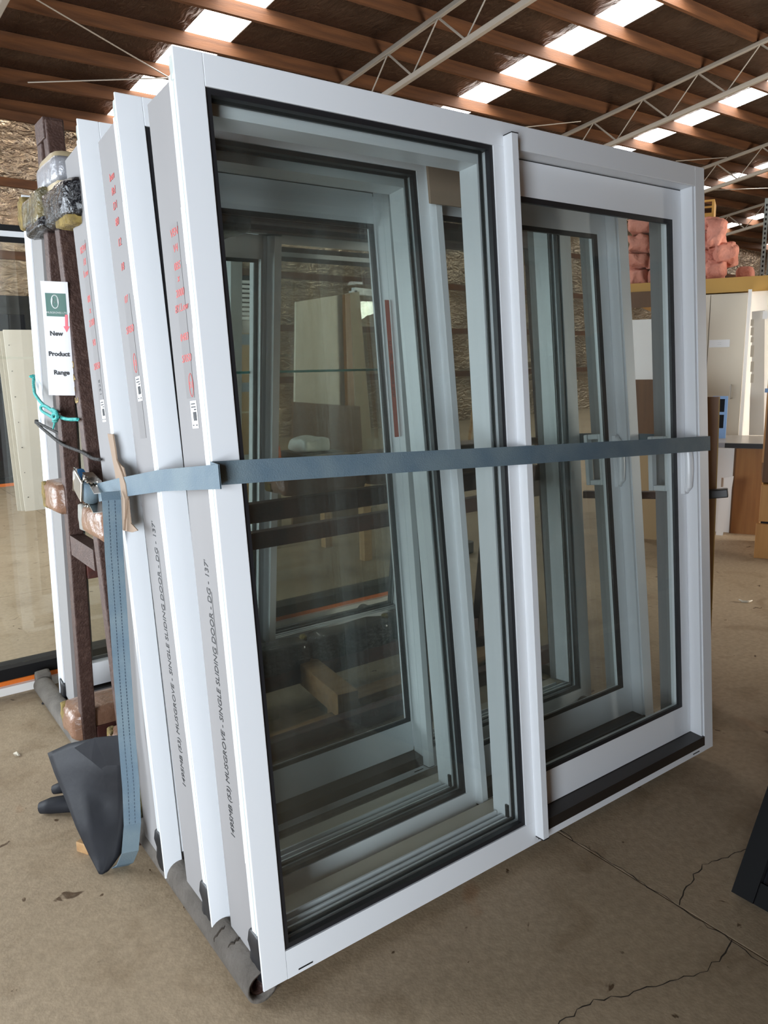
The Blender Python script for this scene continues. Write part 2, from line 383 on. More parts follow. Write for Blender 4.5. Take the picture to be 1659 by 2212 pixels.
# ------------------------------------------------------------------ roof frame of reference (from the skylight rows)
SL = Vector((-0.09622717, 0.98387459, -0.15076846)); PD = Vector((0.9952512, 0.09733985, 0)); NR = Vector((-0.01467578, 0.15005249, 0.98856911))
PR = Vector((0.66288775, 1.43801304, 7.3013433))
roofM = Matrix.Identity(4)
for i in range(3):
    roofM[i][0] = PD[i]; roofM[i][1] = SL[i]; roofM[i][2] = NR[i]; roofM[i][3] = PR[i]
def roofz(x, y):
    return PR.z - (NR.x * (x - PR.x) + NR.y * (y - PR.y)) / NR.z
U0, U1, V0, V1 = -6.5, 46.0, -5.9, 10.9
PITCH = 0.945; SHEAR = -0.08
def pv(k, u): return 4.66 + PITCH * k + SHEAR * (u - 9.27)
strips = [(-6.15 + 5.18 * i, -6.15 + 5.18 * i + 0.71) for i in range(10)]
ceiling = empty('ceiling'); ceiling.matrix_world = roofM
struct(ceiling, 'foil lined pitched roof with timber purlins and skylight strips')
from mathutils import noise as mnoise
ks = range(-10, 8)
# foil between purlins, sagging a little, one sheet per bay, open where a skylight strip runs
def foil_sheet(k, ua, ub):
    bm = bmesh.new(); nu = max(2, int((ub - ua) / (0.22 if ua < 20 else 0.6))); nv = 7 if ua < 20 else 4; g = []
    for i in range(nu + 1):
        u = ua + (ub - ua) * i / nu; row = []
        for j in range(nv + 1):
            t = j / nv; v = pv(k, u) + PITCH * t
            ef = min(1.0, (u - ua) / 0.25, (ub - u) / 0.25)
            sag = -0.05 * ef * math.sin(PI * t) * (0.7 + 0.5 * mnoise.noise(Vector((u * 0.6, k * 3.3, 0))))
            n = 0.03 * mnoise.noise(Vector((u * 2.6, v * 4.2, 3))) * math.sin(PI * t) * ef
            row.append(bm.verts.new((u, v, sag + n - 0.002)))
        g.append(row)
    for i in range(nu):
        for j in range(nv):
            bm.faces.new((g[i][j], g[i + 1][j], g[i + 1][j + 1], g[i][j + 1]))
    return obj('foil_sheet', bm, 'foil_roof', ceiling, smooth=True)
edges = [U0]
for a, b in strips: edges += [a, b]
edges = [e for e in edges if e <= U1] + [U1]
for k in ks:
    lit = k >= -2          # the skylight rows start above the rack; nearer bays are fully lined
    for a, b in (zip(edges[0::2], edges[1::2]) if lit else zip(edges[0:-1:2], edges[2::2] + [U1])):
        if b - a > 0.3: foil_sheet(k, a, b)
    for a, b in (strips if lit else ()):
        if b > U1: continue
        bm = bmesh.new(); n = 6
        lo = [bm.verts.new((a + (b - a) * i / n, pv(k, a) + 0.05, 0.012)) for i in range(n + 1)]
        hi = [bm.verts.new((a + (b - a) * i / n, pv(k, a) + PITCH + 0.01, 0.012)) for i in range(n + 1)]
        for i in range(n): bm.faces.new((lo[i], lo[i + 1], hi[i + 1], hi[i]))
        obj('skylight_panel', bm, 'skylight', ceiling)
# roof sheeting above, closes the roof
bm = bmesh.new()
vsq = [bm.verts.new(p) for p in ((U0, V0 - 3, 0.12), (U1, V0 - 3, 0.12), (U1, V1 + 1, 0.12), (U0, V1 + 1, 0.12))]
bm.faces.new(vsq); obj('roof_sheeting', bm, 'wallboard', ceiling)
bm = bmesh.new(); L = U1 - U0
bx(bm, 0, L, 0, 0.05, -0.2, -0.004)
pur = obj('purlin', bm, 'purlin', ceiling)
for n_, k in enumerate(range(-10, 9)):
    p = pur if n_ == 0 else pur.copy()
    if n_: COL.objects.link(p); p.parent = ceiling
    p.location = (U0, pv(k, U0), 0); p.rotation_euler = (0, 0, math.atan(SHEAR))
# the other slope of the roof beyond the ridge, behind the camera
RIDGE = PR + SL * V0
ceil2 = struct(empty('ceiling'), 'far slope of the roof with more skylight rows')
Rm2 = Matrix.Identity(4); S2 = Vector((SL.x, -SL.y, SL.z)); S2 = Vector((0.03, -0.988, -0.151)).normalized(); N2 = S2.cross(PD).normalized()
if N2.z < 0: N2 = -N2
for i in range(3):
    Rm2[i][0] = PD[i]; Rm2[i][1] = S2[i]; Rm2[i][2] = N2[i]; Rm2[i][3] = RIDGE[i]
ceil2.matrix_world = Rm2
for a, b in ((U0, U1),):
    if b - a > 0.3:
        bm = bmesh.new(); bm.faces.new([bm.verts.new(p) for p in ((a, -.3, 0), (b, -.3, 0), (b, 24, 0), (a, 24, 0))]); obj('foil_sheet', bm, 'foil_glint', ceil2)
for a, b in strips[1::2]:
    if b > U1: continue
    for k in (10, 13, 16, 19):
        bm = bmesh.new(); bm.faces.new([bm.verts.new(p) for p in ((a, k + .06, -0.006), (b, k + .06, -0.006), (b, k + 1.0, -0.006), (a, k + 1.0, -0.006))]); obj('skylight_panel', bm, 'skylight', ceil2)
for k in range(25):
    p = pur.copy(); COL.objects.link(p); p.parent = ceil2; p.location = (U0, k * 1.0, 0); p.rotation_euler = (0, 0, 0)
# lattice trusses below the purlins
def truss(u):
    t = empty('roof_truss'); t.matrix_world = roofM
    for nm, n0, r in (('top_chord', -0.25, 0.035), ('bottom_chord', -0.80, 0.04)):
        bm = bmesh.new(); beam(bm, (u, V0, n0), (u, V1 - 0.3, n0), 2 * r, 2 * r); obj(nm, bm, 'truss', t, bevel=0.012)
    v = V0 + 0.4; step = 1.06; w = None
    while v < V1 - 1.4:
        for sgn, rr in ((0, 0.017), (1, 0.011)):
            bm = bmesh.new()
            a, b = ((u, v, -0.78), (u, v + step * 0.42, -0.27)) if sgn == 0 else ((u, v + step * 0.42, -0.27), (u, v + step, -0.78))
            tube(bm, [a, b], rr, 6); obj('web_rod', bm, 'truss', t)
        v += step
    return t
for u, nm in ((1.5, 'pale steel lattice roof truss nearest the left wall'), (6.84, 'pale steel lattice roof truss above the front sliding door stack'),
              (12.27, 'pale steel lattice roof truss between two skylight rows'), (17.5, 'pale steel lattice roof truss above the pink insulation'), (22.8, 'pale steel lattice roof truss farthest to the right')):
    tag(truss(u), nm, 'truss', 'lattice roof trusses')
def cable(p, q, label):
    bm = bmesh.new(); tube(bm, [p, q], 0.010, 6); tag(obj('brace_cable', bm, 'galv'), label, 'cable')
def roofpt(px, py, n): return onplane(px, py, PR + NR * n, NR)
cable(roofpt(60, -12, -0.3), roofpt(420, 200, -0.3), 'thin bracing cable crossing the roof above the door tops')
cable(roofpt(60, 178, -0.25), roofpt(380, 168, -0.25), 'thin bracing cable along the far purlin at upper left')
cable(roofpt(1130, 275, -0.3), roofpt(1255, 262, -0.3), 'thin bracing cable beside the middle truss foot')
cable(roofpt(1460, 348, -0.3), roofpt(1570, 340, -0.3), 'short bracing cable near the right end truss')
cable(roofpt(1500, 412, -0.5), roofpt(1700, 405, -0.5), 'straight bracing cable below the right end truss')

# ------------------------------------------------------------------ walls
HD = Vector((SL.x, SL.y, 0)).normalized()
def wall_pt(u, z):           # back wall follows the purlin direction
    p = PR + PD * u + SL * V1; return Vector((p.x, p.y, z))
wb = struct(empty('wall_back'), 'far wall lined with crumpled foil between timber girts')
def foil_wall(name, P, Q, z0f, z1f, n_x, off, parent, seed):
    bm = bmesh.new(); nz = 22; g = []
    d = (Q - P); nrm = Vector((d.y, -d.x, 0)).normalized()
    for i in range(n_x + 1):
        t = i / n_x; b = P + d * t; row = []
        for j in range(nz + 1):
            z = z0f + (z1f(b) - z0f) * j / nz
            wv = 0.10 * mnoise.noise(Vector((b.x * 0.9 + z * 0.8, b.y, z * 1.6 + seed))) + 0.05 * mnoise.noise(Vector((b.x * 3.1 - z * 1.5, b.y * 3, z * 3.0)))
            row.append(bm.verts.new((b.x + nrm.x * (off + wv), b.y + nrm.y * (off + wv), z)))
        g.append(row)
    for i in range(n_x):
        for j in range(nz): bm.faces.new((g[i][j], g[i + 1][j], g[i + 1][j + 1], g[i][j + 1]))
    return obj(name, bm, 'foil_wall', parent, smooth=True)
A_, B_ = wall_pt(U0 + 0.3, 0), wall_pt(U1, 0)
foil_wall('wall_foil', A_, B_, 0.0, lambda b: roofz(b.x, b.y) + 0.05, 190, 0.0, wb, 2)
for z in (1.2, 2.25, 3.3, 4.4, 5.35):
    bm = bmesh.new(); n = Vector((PD.y, -PD.x, 0)) * 0.16
    beam(bm, Vector((A_.x, A_.y, z)) + n, Vector((B_.x, B_.y, z + (0.25 if z > 5 else 0))) + n, 0.06, 0.13); obj('girt', bm, 'purlin', wb)
box('backing', (0, (B_ - A_).length, 0.3, 0.4, 0, 6.3), 'wallboard', wb, mtx=Matrix.Translation(A_) @ Matrix.Rotation(math.atan2(PD.y, PD.x), 4, 'Z'))
# side walls; the left one has the open roller door, plus the second opening added for its light
wl = struct(empty('wall_left'), 'side wall with an open roller door')
(y0a, y1a, ha, _), (y0b, y1b, hb_, _) = OPENINGS
for ya, yb in ((-FRONT, y0a), (y1a, y0b), (y1b, 13.6)): box('wall_panel', (LEFT_X - .15, LEFT_X, ya, yb, 0, 9.6), 'wallboard', wl)
for ya, yb, hh in ((y0a, y1a, ha), (y0b, y1b, hb_)): box('lintel_panel', (LEFT_X - .15, LEFT_X, ya, yb, hh, 9.6), 'wallboard', wl)
wbay = struct(empty('wall_bay'), 'side bay wall with an open roller door')
for xa, xb, z0_, z1_ in ((7.4, 8.05, 0, 4.2), (12.35, 14.5, 0, 4.2), (8.05, 12.35, 3.15, 4.2)):
    box('wall_panel', (xa, xb, -4.5, -4.35, z0_, z1_), 'wallboard', wbay)
struct(box('wall_right', (RIGHT, RIGHT + .2, -FRONT, 18, 0, 9.8), 'wallboard'))
struct(box('wall_front', (LEFT_X, RIGHT, -FRONT - .2, -FRONT, 0, 9.8), 'wallboard'))

# ------------------------------------------------------------------ sliding door units
W, H = 1.901, 2.10
TH = math.radians(4.686); ZB = 0.045
def ring(bm, x0, x1, z0, z1, t, y0, y1):
    """rectangular ring of bars, outside x0..x1, z0..z1, bar width t (or l,r,b,top)"""
    l, r, b, tp = t if isinstance(t, tuple) else (t, t, t, t)
    bx(bm, x0, x0 + l, y0, y1, z0, z1); bx(bm, x1 - r, x1, y0, y1, z0, z1)
    bx(bm, x0 + l, x1 - r, y0, y1, z0, z0 + b); bx(bm, x0 + l, x1 - r, y0, y1, z1 - tp, z1)
def door_unit(name, loc, rot, label, group, mirror=False, bar_x=0.93, rear=False, tracks=True):
    D = empty(name, loc, rot); tag(D, label, 'door', group)
    mx = Matrix.Identity(4)
    if mirror: mx = Matrix.Translation((W, 0, 0)) @ Matrix.Scale(-1, 4, (1, 0, 0))
    def mk(nm, material, fn, parent=D, bevel=0.0, smooth=False):
        bm = bmesh.new(); fn(bm)
        for v in bm.verts: v.co = mx @ v.co
        return obj(nm, bm, material, parent, bevel=bevel, smooth=smooth)
    OX0, OX1 = 0.065, 0.892          # fixed light opening
    SX0, SX1 = bar_x + 0.004, 1.846  # sliding side opening
    T = 0.006
    mk('jamb_facing', 'white', lambda b: bx(b, 0, 0.065, 0, T, 0, H), bevel=0.0015)
    mk('jamb_facing', 'white', lambda b: bx(b, SX1, W, 0, T, 0, H), bevel=0.0015)
    mk('head_facing', 'white', lambda b: bx(b, 0.0652, SX1 - .0002, 0, T, 2.034, H), bevel=0.0015)
    mk('sill_facing', 'white', lambda b: (bx(b, 0.0652, bar_x + 0.026, 0, T, 0, 0.073), bx(b, bar_x + 0.026, SX1 - .0002, 0, T, 0, 0.022)))
    mk('mullion_facing', 'white', lambda b: bx(b, OX1, bar_x + 0.025, 0, T, 0.0732, 2.0338))
    mk('mullion_bar', 'white', lambda b: bx(b, bar_x, bar_x + 0.024, -0.032, 0.05, 0.024, 2.062), bevel=0.001)
    mk('bar_cap', 'black', lambda b: (bx(b, bar_x - .001, bar_x + 0.025, -0.033, -0.0005, 2.062, 2.064), bx(b, bar_x - .001, bar_x + 0.025, -0.033, -0.0005, 0.0215, 0.0235)))
    mk('aluminium_frame', 'white', lambda b: ((bx(b, .009, .063, T, .055, .028, 2.062), bx(b, SX1 + .002, W - .009, T, .055, .028, 2.062), bx(b, .063, SX1 + .002, T, .055, 2.0352, 2.062), bx(b, .063, bar_x, T, .055, .028, .0715)), bx(b, OX1 + .008, bar_x + .0, T, 0.055, 0.07, 2.03)))
    mk('frame_groove', 'spacer', lambda b: (bx(b, 0.0078, 0.0095, 0.016, 0.0175, 0.03, 2.06), bx(b, 0.0078, 0.0095, 0.030, 0.0315, 0.03, 2.06)))
    # timber reveal behind the aluminium
    LX, LZ0, LZ1, D0, D1 = 0.014, 0.034, 2.058, 0.0552, 0.20
    mk('jamb_liner', 'liner', lambda b: bx(b, LX, LX + .02, D0, D1, LZ0, LZ1))
    mk('jamb_liner', 'liner', lambda b: bx(b, W - LX - .02, W - LX, D0, D1, LZ0, LZ1))
    mk('head_liner', 'liner', lambda b: bx(b, LX + .0202, W - LX - .0202, D0, D1, LZ1 - .02, LZ1))
    mk('sill_liner', 'cream' if not rear else 'liner', lambda b: bx(b, LX + .0202, W - LX - .0202, 0.13, D1, LZ0, LZ0 + .03))
    def bead(b):
        rnd = random.Random(hash(label) % 97 if False else len(label))
        z = LZ0; x = LX if not mirror else LX
        while z < LZ1 - 0.02:
            z2 = min(LZ1, z + rnd.uniform(0.10, 0.30)); e = rnd.uniform(0.004, 0.009)
            bx(b, x - 0.0025, x + 0.001, D0 - 0.002, D0 + e, z, z2); z = z2
    if not mirror: mk('sealant_bead', 'sealant', bead)
    else:
        bm = bmesh.new(); bead(bm); obj('sealant_bead', bm, 'sealant', D)
    # fixed light
    fl = mk('fixed_pane', 'glass' if not rear else 'glass_far', lambda b: bx(b, OX0 - .004, OX1 + .004, 0.022, 0.046, 0.069, 2.038))
    mk('gasket', 'black', lambda b: ring(b, OX0, OX1, 0.073, 2.034, 0.013, 0.005, 0.0215), fl)
    mk('inner_gasket', 'black', lambda b: ring(b, OX0 + .002, OX1 - .002, 0.075, 2.032, 0.008, 0.0465, 0.052), fl)
    # inner side of the sliding track behind the fixed light
    mk('inner_frame', 'white', lambda b: (bx(b, 0.06, 0.075, 0.056, 0.128, 0.09, 2.0), bx(b, OX1 - .012, OX1 + .022, 0.056, 0.128, 0.064, 2.03),
                                          bx(b, 0.0352, OX1 - .012, 0.056, 0.128, 2.0, 2.036)))
    if tracks:
        tr = mk('sill_track', 'white', lambda b: (bx(b, 0.0352, OX1 - .0122, 0.056, 0.129, 0.035, 0.062),
                 bx(b, 0.0352, OX1 - .0122, 0.062, 0.068, 0.0622, 0.080), bx(b, 0.0352, OX1 - .0122, 0.084, 0.090, 0.0622, 0.080), bx(b, 0.10, OX1 - .02, 0.106, 0.112, 0.0622, 0.084)))
        mk('track_groove', 'black', lambda b: (bx(b, 0.036, OX1 - .0125, 0.069, 0.083, 0.0622, 0.0635), bx(b, 0.036, OX1 - .0125, 0.0905, 0.1055, 0.0622, 0.0635)), tr)
        mk('corner_block', 'black', lambda b: bx(b, OX1 - .018, OX1 - .0125, 0.058, 0.070, 0.0805, 0.12), tr)
    # sliding sash
    S = empty('sliding_sash', parent=D)
    Y0, Y1 = 0.050, 0.090
    gx0, gx1, gz0, gz1 = bar_x + 0.03, 1.785, 0.176, 1.93
    mk('stile', 'white', lambda b: bx(b, gx1, SX1 - .012, Y0, Y1, 0.066, 2.030), S)
    mk('stile', 'white', lambda b: bx(b, bar_x + .0245, gx0, Y0 + .002, Y1, 0.066, 2.030), S)
    mk('rail', 'white', lambda b: bx(b, gx0 + .0002, gx1 - .0002, Y0, Y1, gz1, 2.030), S)
    mk('rail', 'white', lambda b: bx(b, gx0 + .0002, gx1 - .0002, Y0, Y1, 0.066, gz0), S)
    sg = mk('sash_pane', 'glass' if not rear else 'glass_far', lambda b: bx(b, gx0 - .003, gx1 + .003, 0.060, 0.084, gz0 - .003, gz1 + .003), S)
    mk('sash_gasket', 'black', lambda b: ring(b, gx0, gx1, gz0, gz1, (0.016, 0.022, 0.014, 0.016), 0.0505, 0.0598), S)
    mk('gap_line', 'black', lambda b: (bx(b, SX1 - .0118, SX1 - .0095, Y0 + .002, Y0 + .006, 0.066, 2.034), bx(b, gx0, SX1 - .012, Y0 + .002, Y0 + .006, 2.0302, 2.0328)), D)
    mk('jamb_reveal', 'white', lambda b: bx(b, SX1 - .0095, SX1 + .03, T + .0002, 0.13, 0.03, 2.034))
    mk('head_reveal', 'white', lambda b: bx(b, bar_x + .025, SX1 - .01, T + .0002, 0.13, 2.0342, 2.055))
    # black sill strip in front of the sash
    def sill(b):
        z = [(-0.001, 0.0225), (-0.001, 0.057), (0.05, 0.064), (0.13, 0.05), (0.13, 0.03), (0.02, 0.0225)]
        va = [b.verts.new((bar_x + .0255, q[0], q[1])) for q in z]; vb = [b.verts.new((SX1 - .0005, q[0], q[1])) for q in z]
        b.faces.new(va); b.faces.new(vb[::-1])
        for i in range(6): b.faces.new((va[i], vb[i], vb[(i + 1) % 6], va[(i + 1) % 6]))
    mk('door_sill', 'blacksill', sill)
    # pull handle on the lock stile, inside and outside grip
    def handle(b):
        x = 1.815
        tube(b, [(x, Y0 - .012, 0.985), (x + .002, Y0 - .022, 1.00), (x, Y0 - .026, 1.05), (x, Y0 - .026, 1.10), (x - .002, Y0 - .022, 1.15), (x - .002, Y0 - .012, 1.165)], [.010, .014, .0155, .0155, .014, .010], 10)
        bx(b, x - .013, x + .013, Y0 - .016, Y0 - .0003, 0.975, 1.175)
    mk('handle', 'white', handle, S, smooth=False, bevel=0.002)
    def inner_handle(b):
        x = 1.80
        bx(b, x - .018, x + .018, Y1 + .0003, Y1 + .012, 0.985, 1.185)
        bx(b, x - .018, x + .004, Y1 + .012, Y1 + .06, 0.985, 1.005); bx(b, x - .018, x + .004, Y1 + .012, Y1 + .06, 1.165, 1.185)
        bx(b, x - .022, x + .006, Y1 + .06, Y1 + .078, 0.985, 1.185)
    if not rear: mk('inner_handle', 'white', inner_handle, S, bevel=0.003)
    for sx in (0.115, 0.96, 1.79):
        mk('weep_slot', 'black', lambda b: bx(b, sx - .02, sx + .02, -0.0012, -0.0002, 0.009, 0.0125))
    return D
XD, YD_UP, WDIR = (0, 0, 1), (0, 1, 0), (0, -1, 0)
G1 = 'white sliding doors leaning on the front of the rack'
d1 = door_unit('sliding_door_unit', (0, 0, ZB), (-TH, 0, 0), 'white sliding door at the front of the stack with blue strap across its glass', G1)
d2 = door_unit('sliding_door_unit', (-0.022, 0.24, ZB), (-(TH + math.radians(1.85)), 0, 0), 'white sliding door in the middle of the leaning stack, second from the front', G1)
d3 = door_unit('sliding_door_unit', (-0.038, 0.54, ZB), (-(TH + math.radians(0.7)), 0, 0), 'white sliding door against the brown rack with orange tape on its mullion', G1, mirror=True, bar_x=0.912)
d4 = door_unit('sliding_door_unit', (0.03 + W, 2.03, ZB + .01), (-math.radians(7.4), 0, PI), 'white sliding door on the far side of the rack tied with teal rope', None, rear=True)

# writing, stickers and tape on the grey reveals
LXo = 0.014 - 0.0006
def red_notes(D, items, y, size):
    for z, s in items:
        text('red_marker_note', s, D, (LXo - .0007, y, z), WDIR, XD, size, 'redink', shear=0.15)
def sticker(D, y, z, w=0.036, h=0.062):
    s = box('barcode_sticker', (LXo - .0004, LXo, y - w / 2, y + w / 2, z - h / 2, z + h / 2), 'label', D)
    bm = bmesh.new()
    for zz, ya, yb in ((.024, -.014, .010), (.017, -.014, .012), (.011, .0, .014), (-.024, -.014, -.006), (-.024, .004, .014)):
        bx(bm, LXo - .0007, LXo - .0005, y - yb, y - ya, z + zz - .0015, z + zz + .0015)
    yy = -.006
    while yy < .014:
        t = random.choice((.0006, .001, .0014)); bx(bm, LXo - .0007, LXo - .0005, y - .004 + yy - .003, y - .004 + yy - .003 + t, z - .014, z + .006); yy += t + random.choice((.0007, .0012))
    obj('barcode_print', bm, 'ink', s)
def tape_strip(D, y, z0, z1, w=0.045):
    box('clear_tape', (LXo - .0003, LXo + .0001, y - w / 2, y + w / 2, z0, z1), 'clear_tape', D)
def ring_mark(D, y, z, ry, rz, material):
    bm = bmesh.new(); pts = [(LXo - .0006, y + ry * math.cos(a * PI / 8), z + rz * math.sin(a * PI / 8)) for a in range(17)]
    tube(bm, pts, 0.0009, 5); obj('marker_circle', bm, material, D)
red_notes(d1, [(1.762, 'VEN'), (1.728, 'V4'), (1.690, '0B5'), (1.664, 'x'), (1.632, '2000'), (1.600, 'BY.Low'), (1.535, '0483'), (1.488, 'S/050')], 0.118, 0.024)
tape_strip(d1, 0.118, 1.40, 1.78); ring_mark(d1, 0.106, 1.428, 0.011, 0.026, 'redink'); text('red_marker_note', '51', d1, (LXo - .0004, 0.106, 1.428), WDIR, XD, 0.02, 'redink')
sticker(d1, 0.105, 1.362)
red_notes(d2, [(1.95, 'ben'), (1.915, 'Rd'), (1.88, 'D1'), (1.84, '80'), (1.79, '12'), (1.73, '18'), (1.65, '07'), (1.575, 'S/050')], 0.125, 0.026)
tape_strip(d2, 0.122, 1.30, 1.66); ring_mark(d2, 0.115, 1.49, 0.010, 0.024, 'redink'); text('red_marker_note', '55', d2, (LXo - .0004, 0.115, 1.49), WDIR, XD, 0.02, 'redink')
sticker(d2, 0.11, 1.425)
red_notes(d3, [(1.80, 'REW'), (1.765, '18'), (1.735, 'Low'), (1.665, '0B'), (1.635, 'x'), (1.60, '2180'), (1.545, 'V8'), (1.48, 'S/050')], 0.125, 0.026)
tape_strip(d3, 0.122, 1.36, 1.82); sticker(d3, 0.115, 1.355); text('marker_note', '1325', d3, (LXo - .0004, 0.118, 1.42), (0, 0, 1), (0, 1, 0), 0.024, 'ink')
def long_note(D, z0, z1, y):
    t = text('marker_handwriting', "1495MB (53) MUSGROVE - SINGLE SLIDING DOOR - DG - 137'", D, (LXo, y, z0), XD, YD_UP, 0.030, 'ink', extrude=0.0002, align='LEFT', shear=0.12)
    xs_ = [v.co.x for v in t.data.vertices]; ln = max(xs_) - min(xs_); k_ = (z1 - z0) / ln
    for v in t.data.vertices: v.co.x *= k_
    bm = bmesh.new(); za = z0 + (z1 - z0) * 0.68; zb_ = z0 + (z1 - z0) * 0.90
    bx(bm, LXo - .0006, LXo - .0003, y - .016, y - .0145, za, zb_); obj('marker_underline', bm, 'ink', D)
long_note(d1, 0.33, 1.02, 0.125); long_note(d2, 0.36, 1.08, 0.125)
# black corner tape at the sill ends, plastic corner plugs at the head
for D in (d1, d2, d3):
    lumpy('corner_tape', (0.004, 0.02, 0.010, 0.075, 0.004, 0.125), 'black', D, amp=0.004, cuts=3, freq=40, seed=3)
    lumpy('head_corner_plug', (0.006, 0.02, 0.008, 0.04, 2.045, 2.095), 'spacer', D, amp=0.003, cuts=2, freq=50, seed=5)
lumpy('corner_tape', (W - .022, W - .002, 0.004, 0.06, 0.004, 0.10), 'black', d4, amp=0.004, cuts=3, freq=40, seed=3)
# orange tape strip with notes on the mullion of the rear door of the front stack
t3 = box('orange_tape_strip', (0.944, 0.962, -0.0006, -0.0001, 1.21, 1.67), 'orange_tape', d3)
text('tape_note', 'S1 3T   0504   MUSGROVE  SD137', t3, (0.953, -0.001, 1.44), (0, 0, -1), (1, 0, 0), 0.013, 'ink', extrude=0.0001)

# wide white framed window unit standing behind the rack, orange and black lines on its sill
E_ = empty('window_unit', (-1.0, 2.36, 0.0), (math.radians(7.6), 0, 0))
tag(E_, 'wide glazed unit behind the rack with orange strip above its white sill', 'window')
EW, EH = 3.35, 2.1
box('sill', (0, EW, -0.02, 0.10, 0.0, 0.044), 'whiteboard', E_)
part_label(box('orange_strip', (0, EW, 0.0, 0.10, 0.0442, 0.066), 'orange', E_), 'orange strip')
box('lower_rail', (0, EW, 0.005, 0.09, 0.0662, 0.126), 'blackmetal', E_)
box('upper_rail', (0, EW, 0.005, 0.09, EH - 0.068, EH - 0.046), 'blackmetal', E_)
box('head', (0, EW, 0.0, 0.1, EH - 0.0458, EH - 0.024), 'white', E_)
box('head_cap', (0, EW, 0.0, 0.1, EH - 0.0238, EH), 'blackmetal', E_)
for xx in (0.0, 2.02, EW - 0.06):
    box('post', (xx, xx + 0.06, 0.006, 0.089, 0.1262, EH - 0.0682), 'white', E_)
for xa, xb in ((0.0602, 2.0198), (2.0802, EW - .0602)):
    box('glass_pane', (xa, xb, 0.04, 0.046, 0.1264, EH - 0.0684), 'glass_far', E_)

# ------------------------------------------------------------------ steel A-frame rack
RK = empty('a_frame_rack', (0, 0, 0)); tag(RK, 'rusty brown steel A-frame rack carrying the leaning doors', 'rack')
def leg(x, y0, y1, z0=0.0, z1=2.22, material='steel'):
    bm = bmesh.new(); beam(bm, (x, y0, z0), (x, y1, z1), 0.05, 0.05, (0, 1, 0)); return obj('leg', bm, material, RK, bevel=0.004)
XL, XR = -0.005, 2.02
for x in (XL, XR):
    leg(x, 0.868, 1.105); leg(x, 1.435, 1.175)
    bm = bmesh.new(); beam(bm, (x, 0.80, 0.03), (x, 1.50, 0.03), 0.05, 0.05); obj('foot_bar', bm, 'steel', RK, bevel=0.004)
    bm = bmesh.new(); beam(bm, (x, 1.02, 0.90), (x, 1.30, 0.90), 0.045, 0.07); obj('brace', bm, 'steel', RK)
    bm = bmesh.new(); beam(bm, (x, 1.09, 2.20), (x, 1.19, 2.20), 0.06, 0.06); obj('apex_cap', bm, 'steel', RK, bevel=0.003)
for y, z in ((1.0, 0.985), (1.335, 0.80), (0.885, 0.13), (1.42, 0.13), (1.06, 2.02), (1.205, 2.02)):
    bm = bmesh.new(); beam(bm, (XL + .026, y, z), (XR - .026, y, z), 0.05, 0.07); obj('rail', bm, 'steel_red', RK, bevel=0.003)
text('chalk_mark', '0 4 - 3', RK, (XL - .0005 - .0255, 1.035, 1.46), (0, -0.1, -1), (0, -1, 0.1), 0.05, 'chalk')
# the two pipes the doors stand on, steel core in a grey foam sleeve
def base_pipe(x, y0, y1, label):
    P = empty('base_pipe', (x, y0, 0.042)); tag(P, label, 'pipe', 'sleeved pipes under the doors')
    n = 28; bm = bmesh.new(); Ls = y1 - y0; R0, R1 = 0.042, 0.033
    rings = []
    for yy, rr in ((0.004, R1), (0.0, R0), (Ls, R0), (Ls, 0.006)):
        rings.append([bm.verts.new((rr * math.cos(2 * PI * k / n), yy, rr * math.sin(2 * PI * k / n))) for k in range(n)])
    rin = [bm.verts.new((R1 * math.cos(2 * PI * k / n), 0.25, R1 * math.sin(2 * PI * k / n))) for k in range(n)]
    seq = [rin] + rings
    for a, b in zip(seq, seq[1:]):
        for k in range(n): bm.faces.new((a[k], a[(k + 1) % n], b[(k + 1) % n], b[k]))
    bm.faces.new(rings[-1])
    obj('foam_sleeve', bm, 'sleeve', P, smooth=True)
    bm = bmesh.new()
    for a0, a1 in ((0, 0.02), (0.02, 2 * PI)):
        pass
    ra, rb = 0.026, 0.021; r1 = []
    for yy, rr in ((0.16, rb), (0.018, rb), (0.016, ra), (0.3, ra)):
        r1.append([bm.verts.new((rr * math.cos(2 * PI * k / n), yy, -0.006 + rr * math.sin(2 * PI * k / n))) for k in range(n)])
    for a, b in zip(r1, r1[1:]):
        for k in range(n): bm.faces.new((a[k], a[(k + 1) % n], b[(k + 1) % n], b[k]))
    obj('steel_core', bm, 'steel', P, smooth=True)
    for yy, tw in ((0.13, 0.2), (0.19, 0.7)):
        bm = bmesh.new(); pts = []
        for k in range(9):
            a = PI / 2 + tw + (k - 4) * 0.13; pts.append((0.0426 * math.cos(a) , yy + random.uniform(-.006, .006), 0.0426 * math.sin(a)))
        tube(bm, pts, [0.0008 + 0.0022 * math.sin(PI * k / 8) for k in range(9)], 5); obj('tear', bm, 'crack', P)
    return P
base_pipe(0.008, 0.02, 2.26, 'grey sleeved pipe under the left ends of the doors')
base_pipe(1.80, 0.075, 2.2, 'grey sleeved pipe under the right ends of the doors')
tag(lumpy('foam_plug', (-0.02, 0.05, 2.25, 2.31, 0.004, 0.10), 'sleeve', None, amp=0.006, freq=12), 'rounded grey foam plug at the far end of the base pipe', 'foam')
bm = bmesh.new(); tube(bm, [on(111, 1507, 2, 0.012), on(92, 1520, 2, 0.008)], 0.006, 8)
tag(obj('rubber_peg', bm, 'black'), 'short black rubber peg on the floor by the pipe end', 'peg')

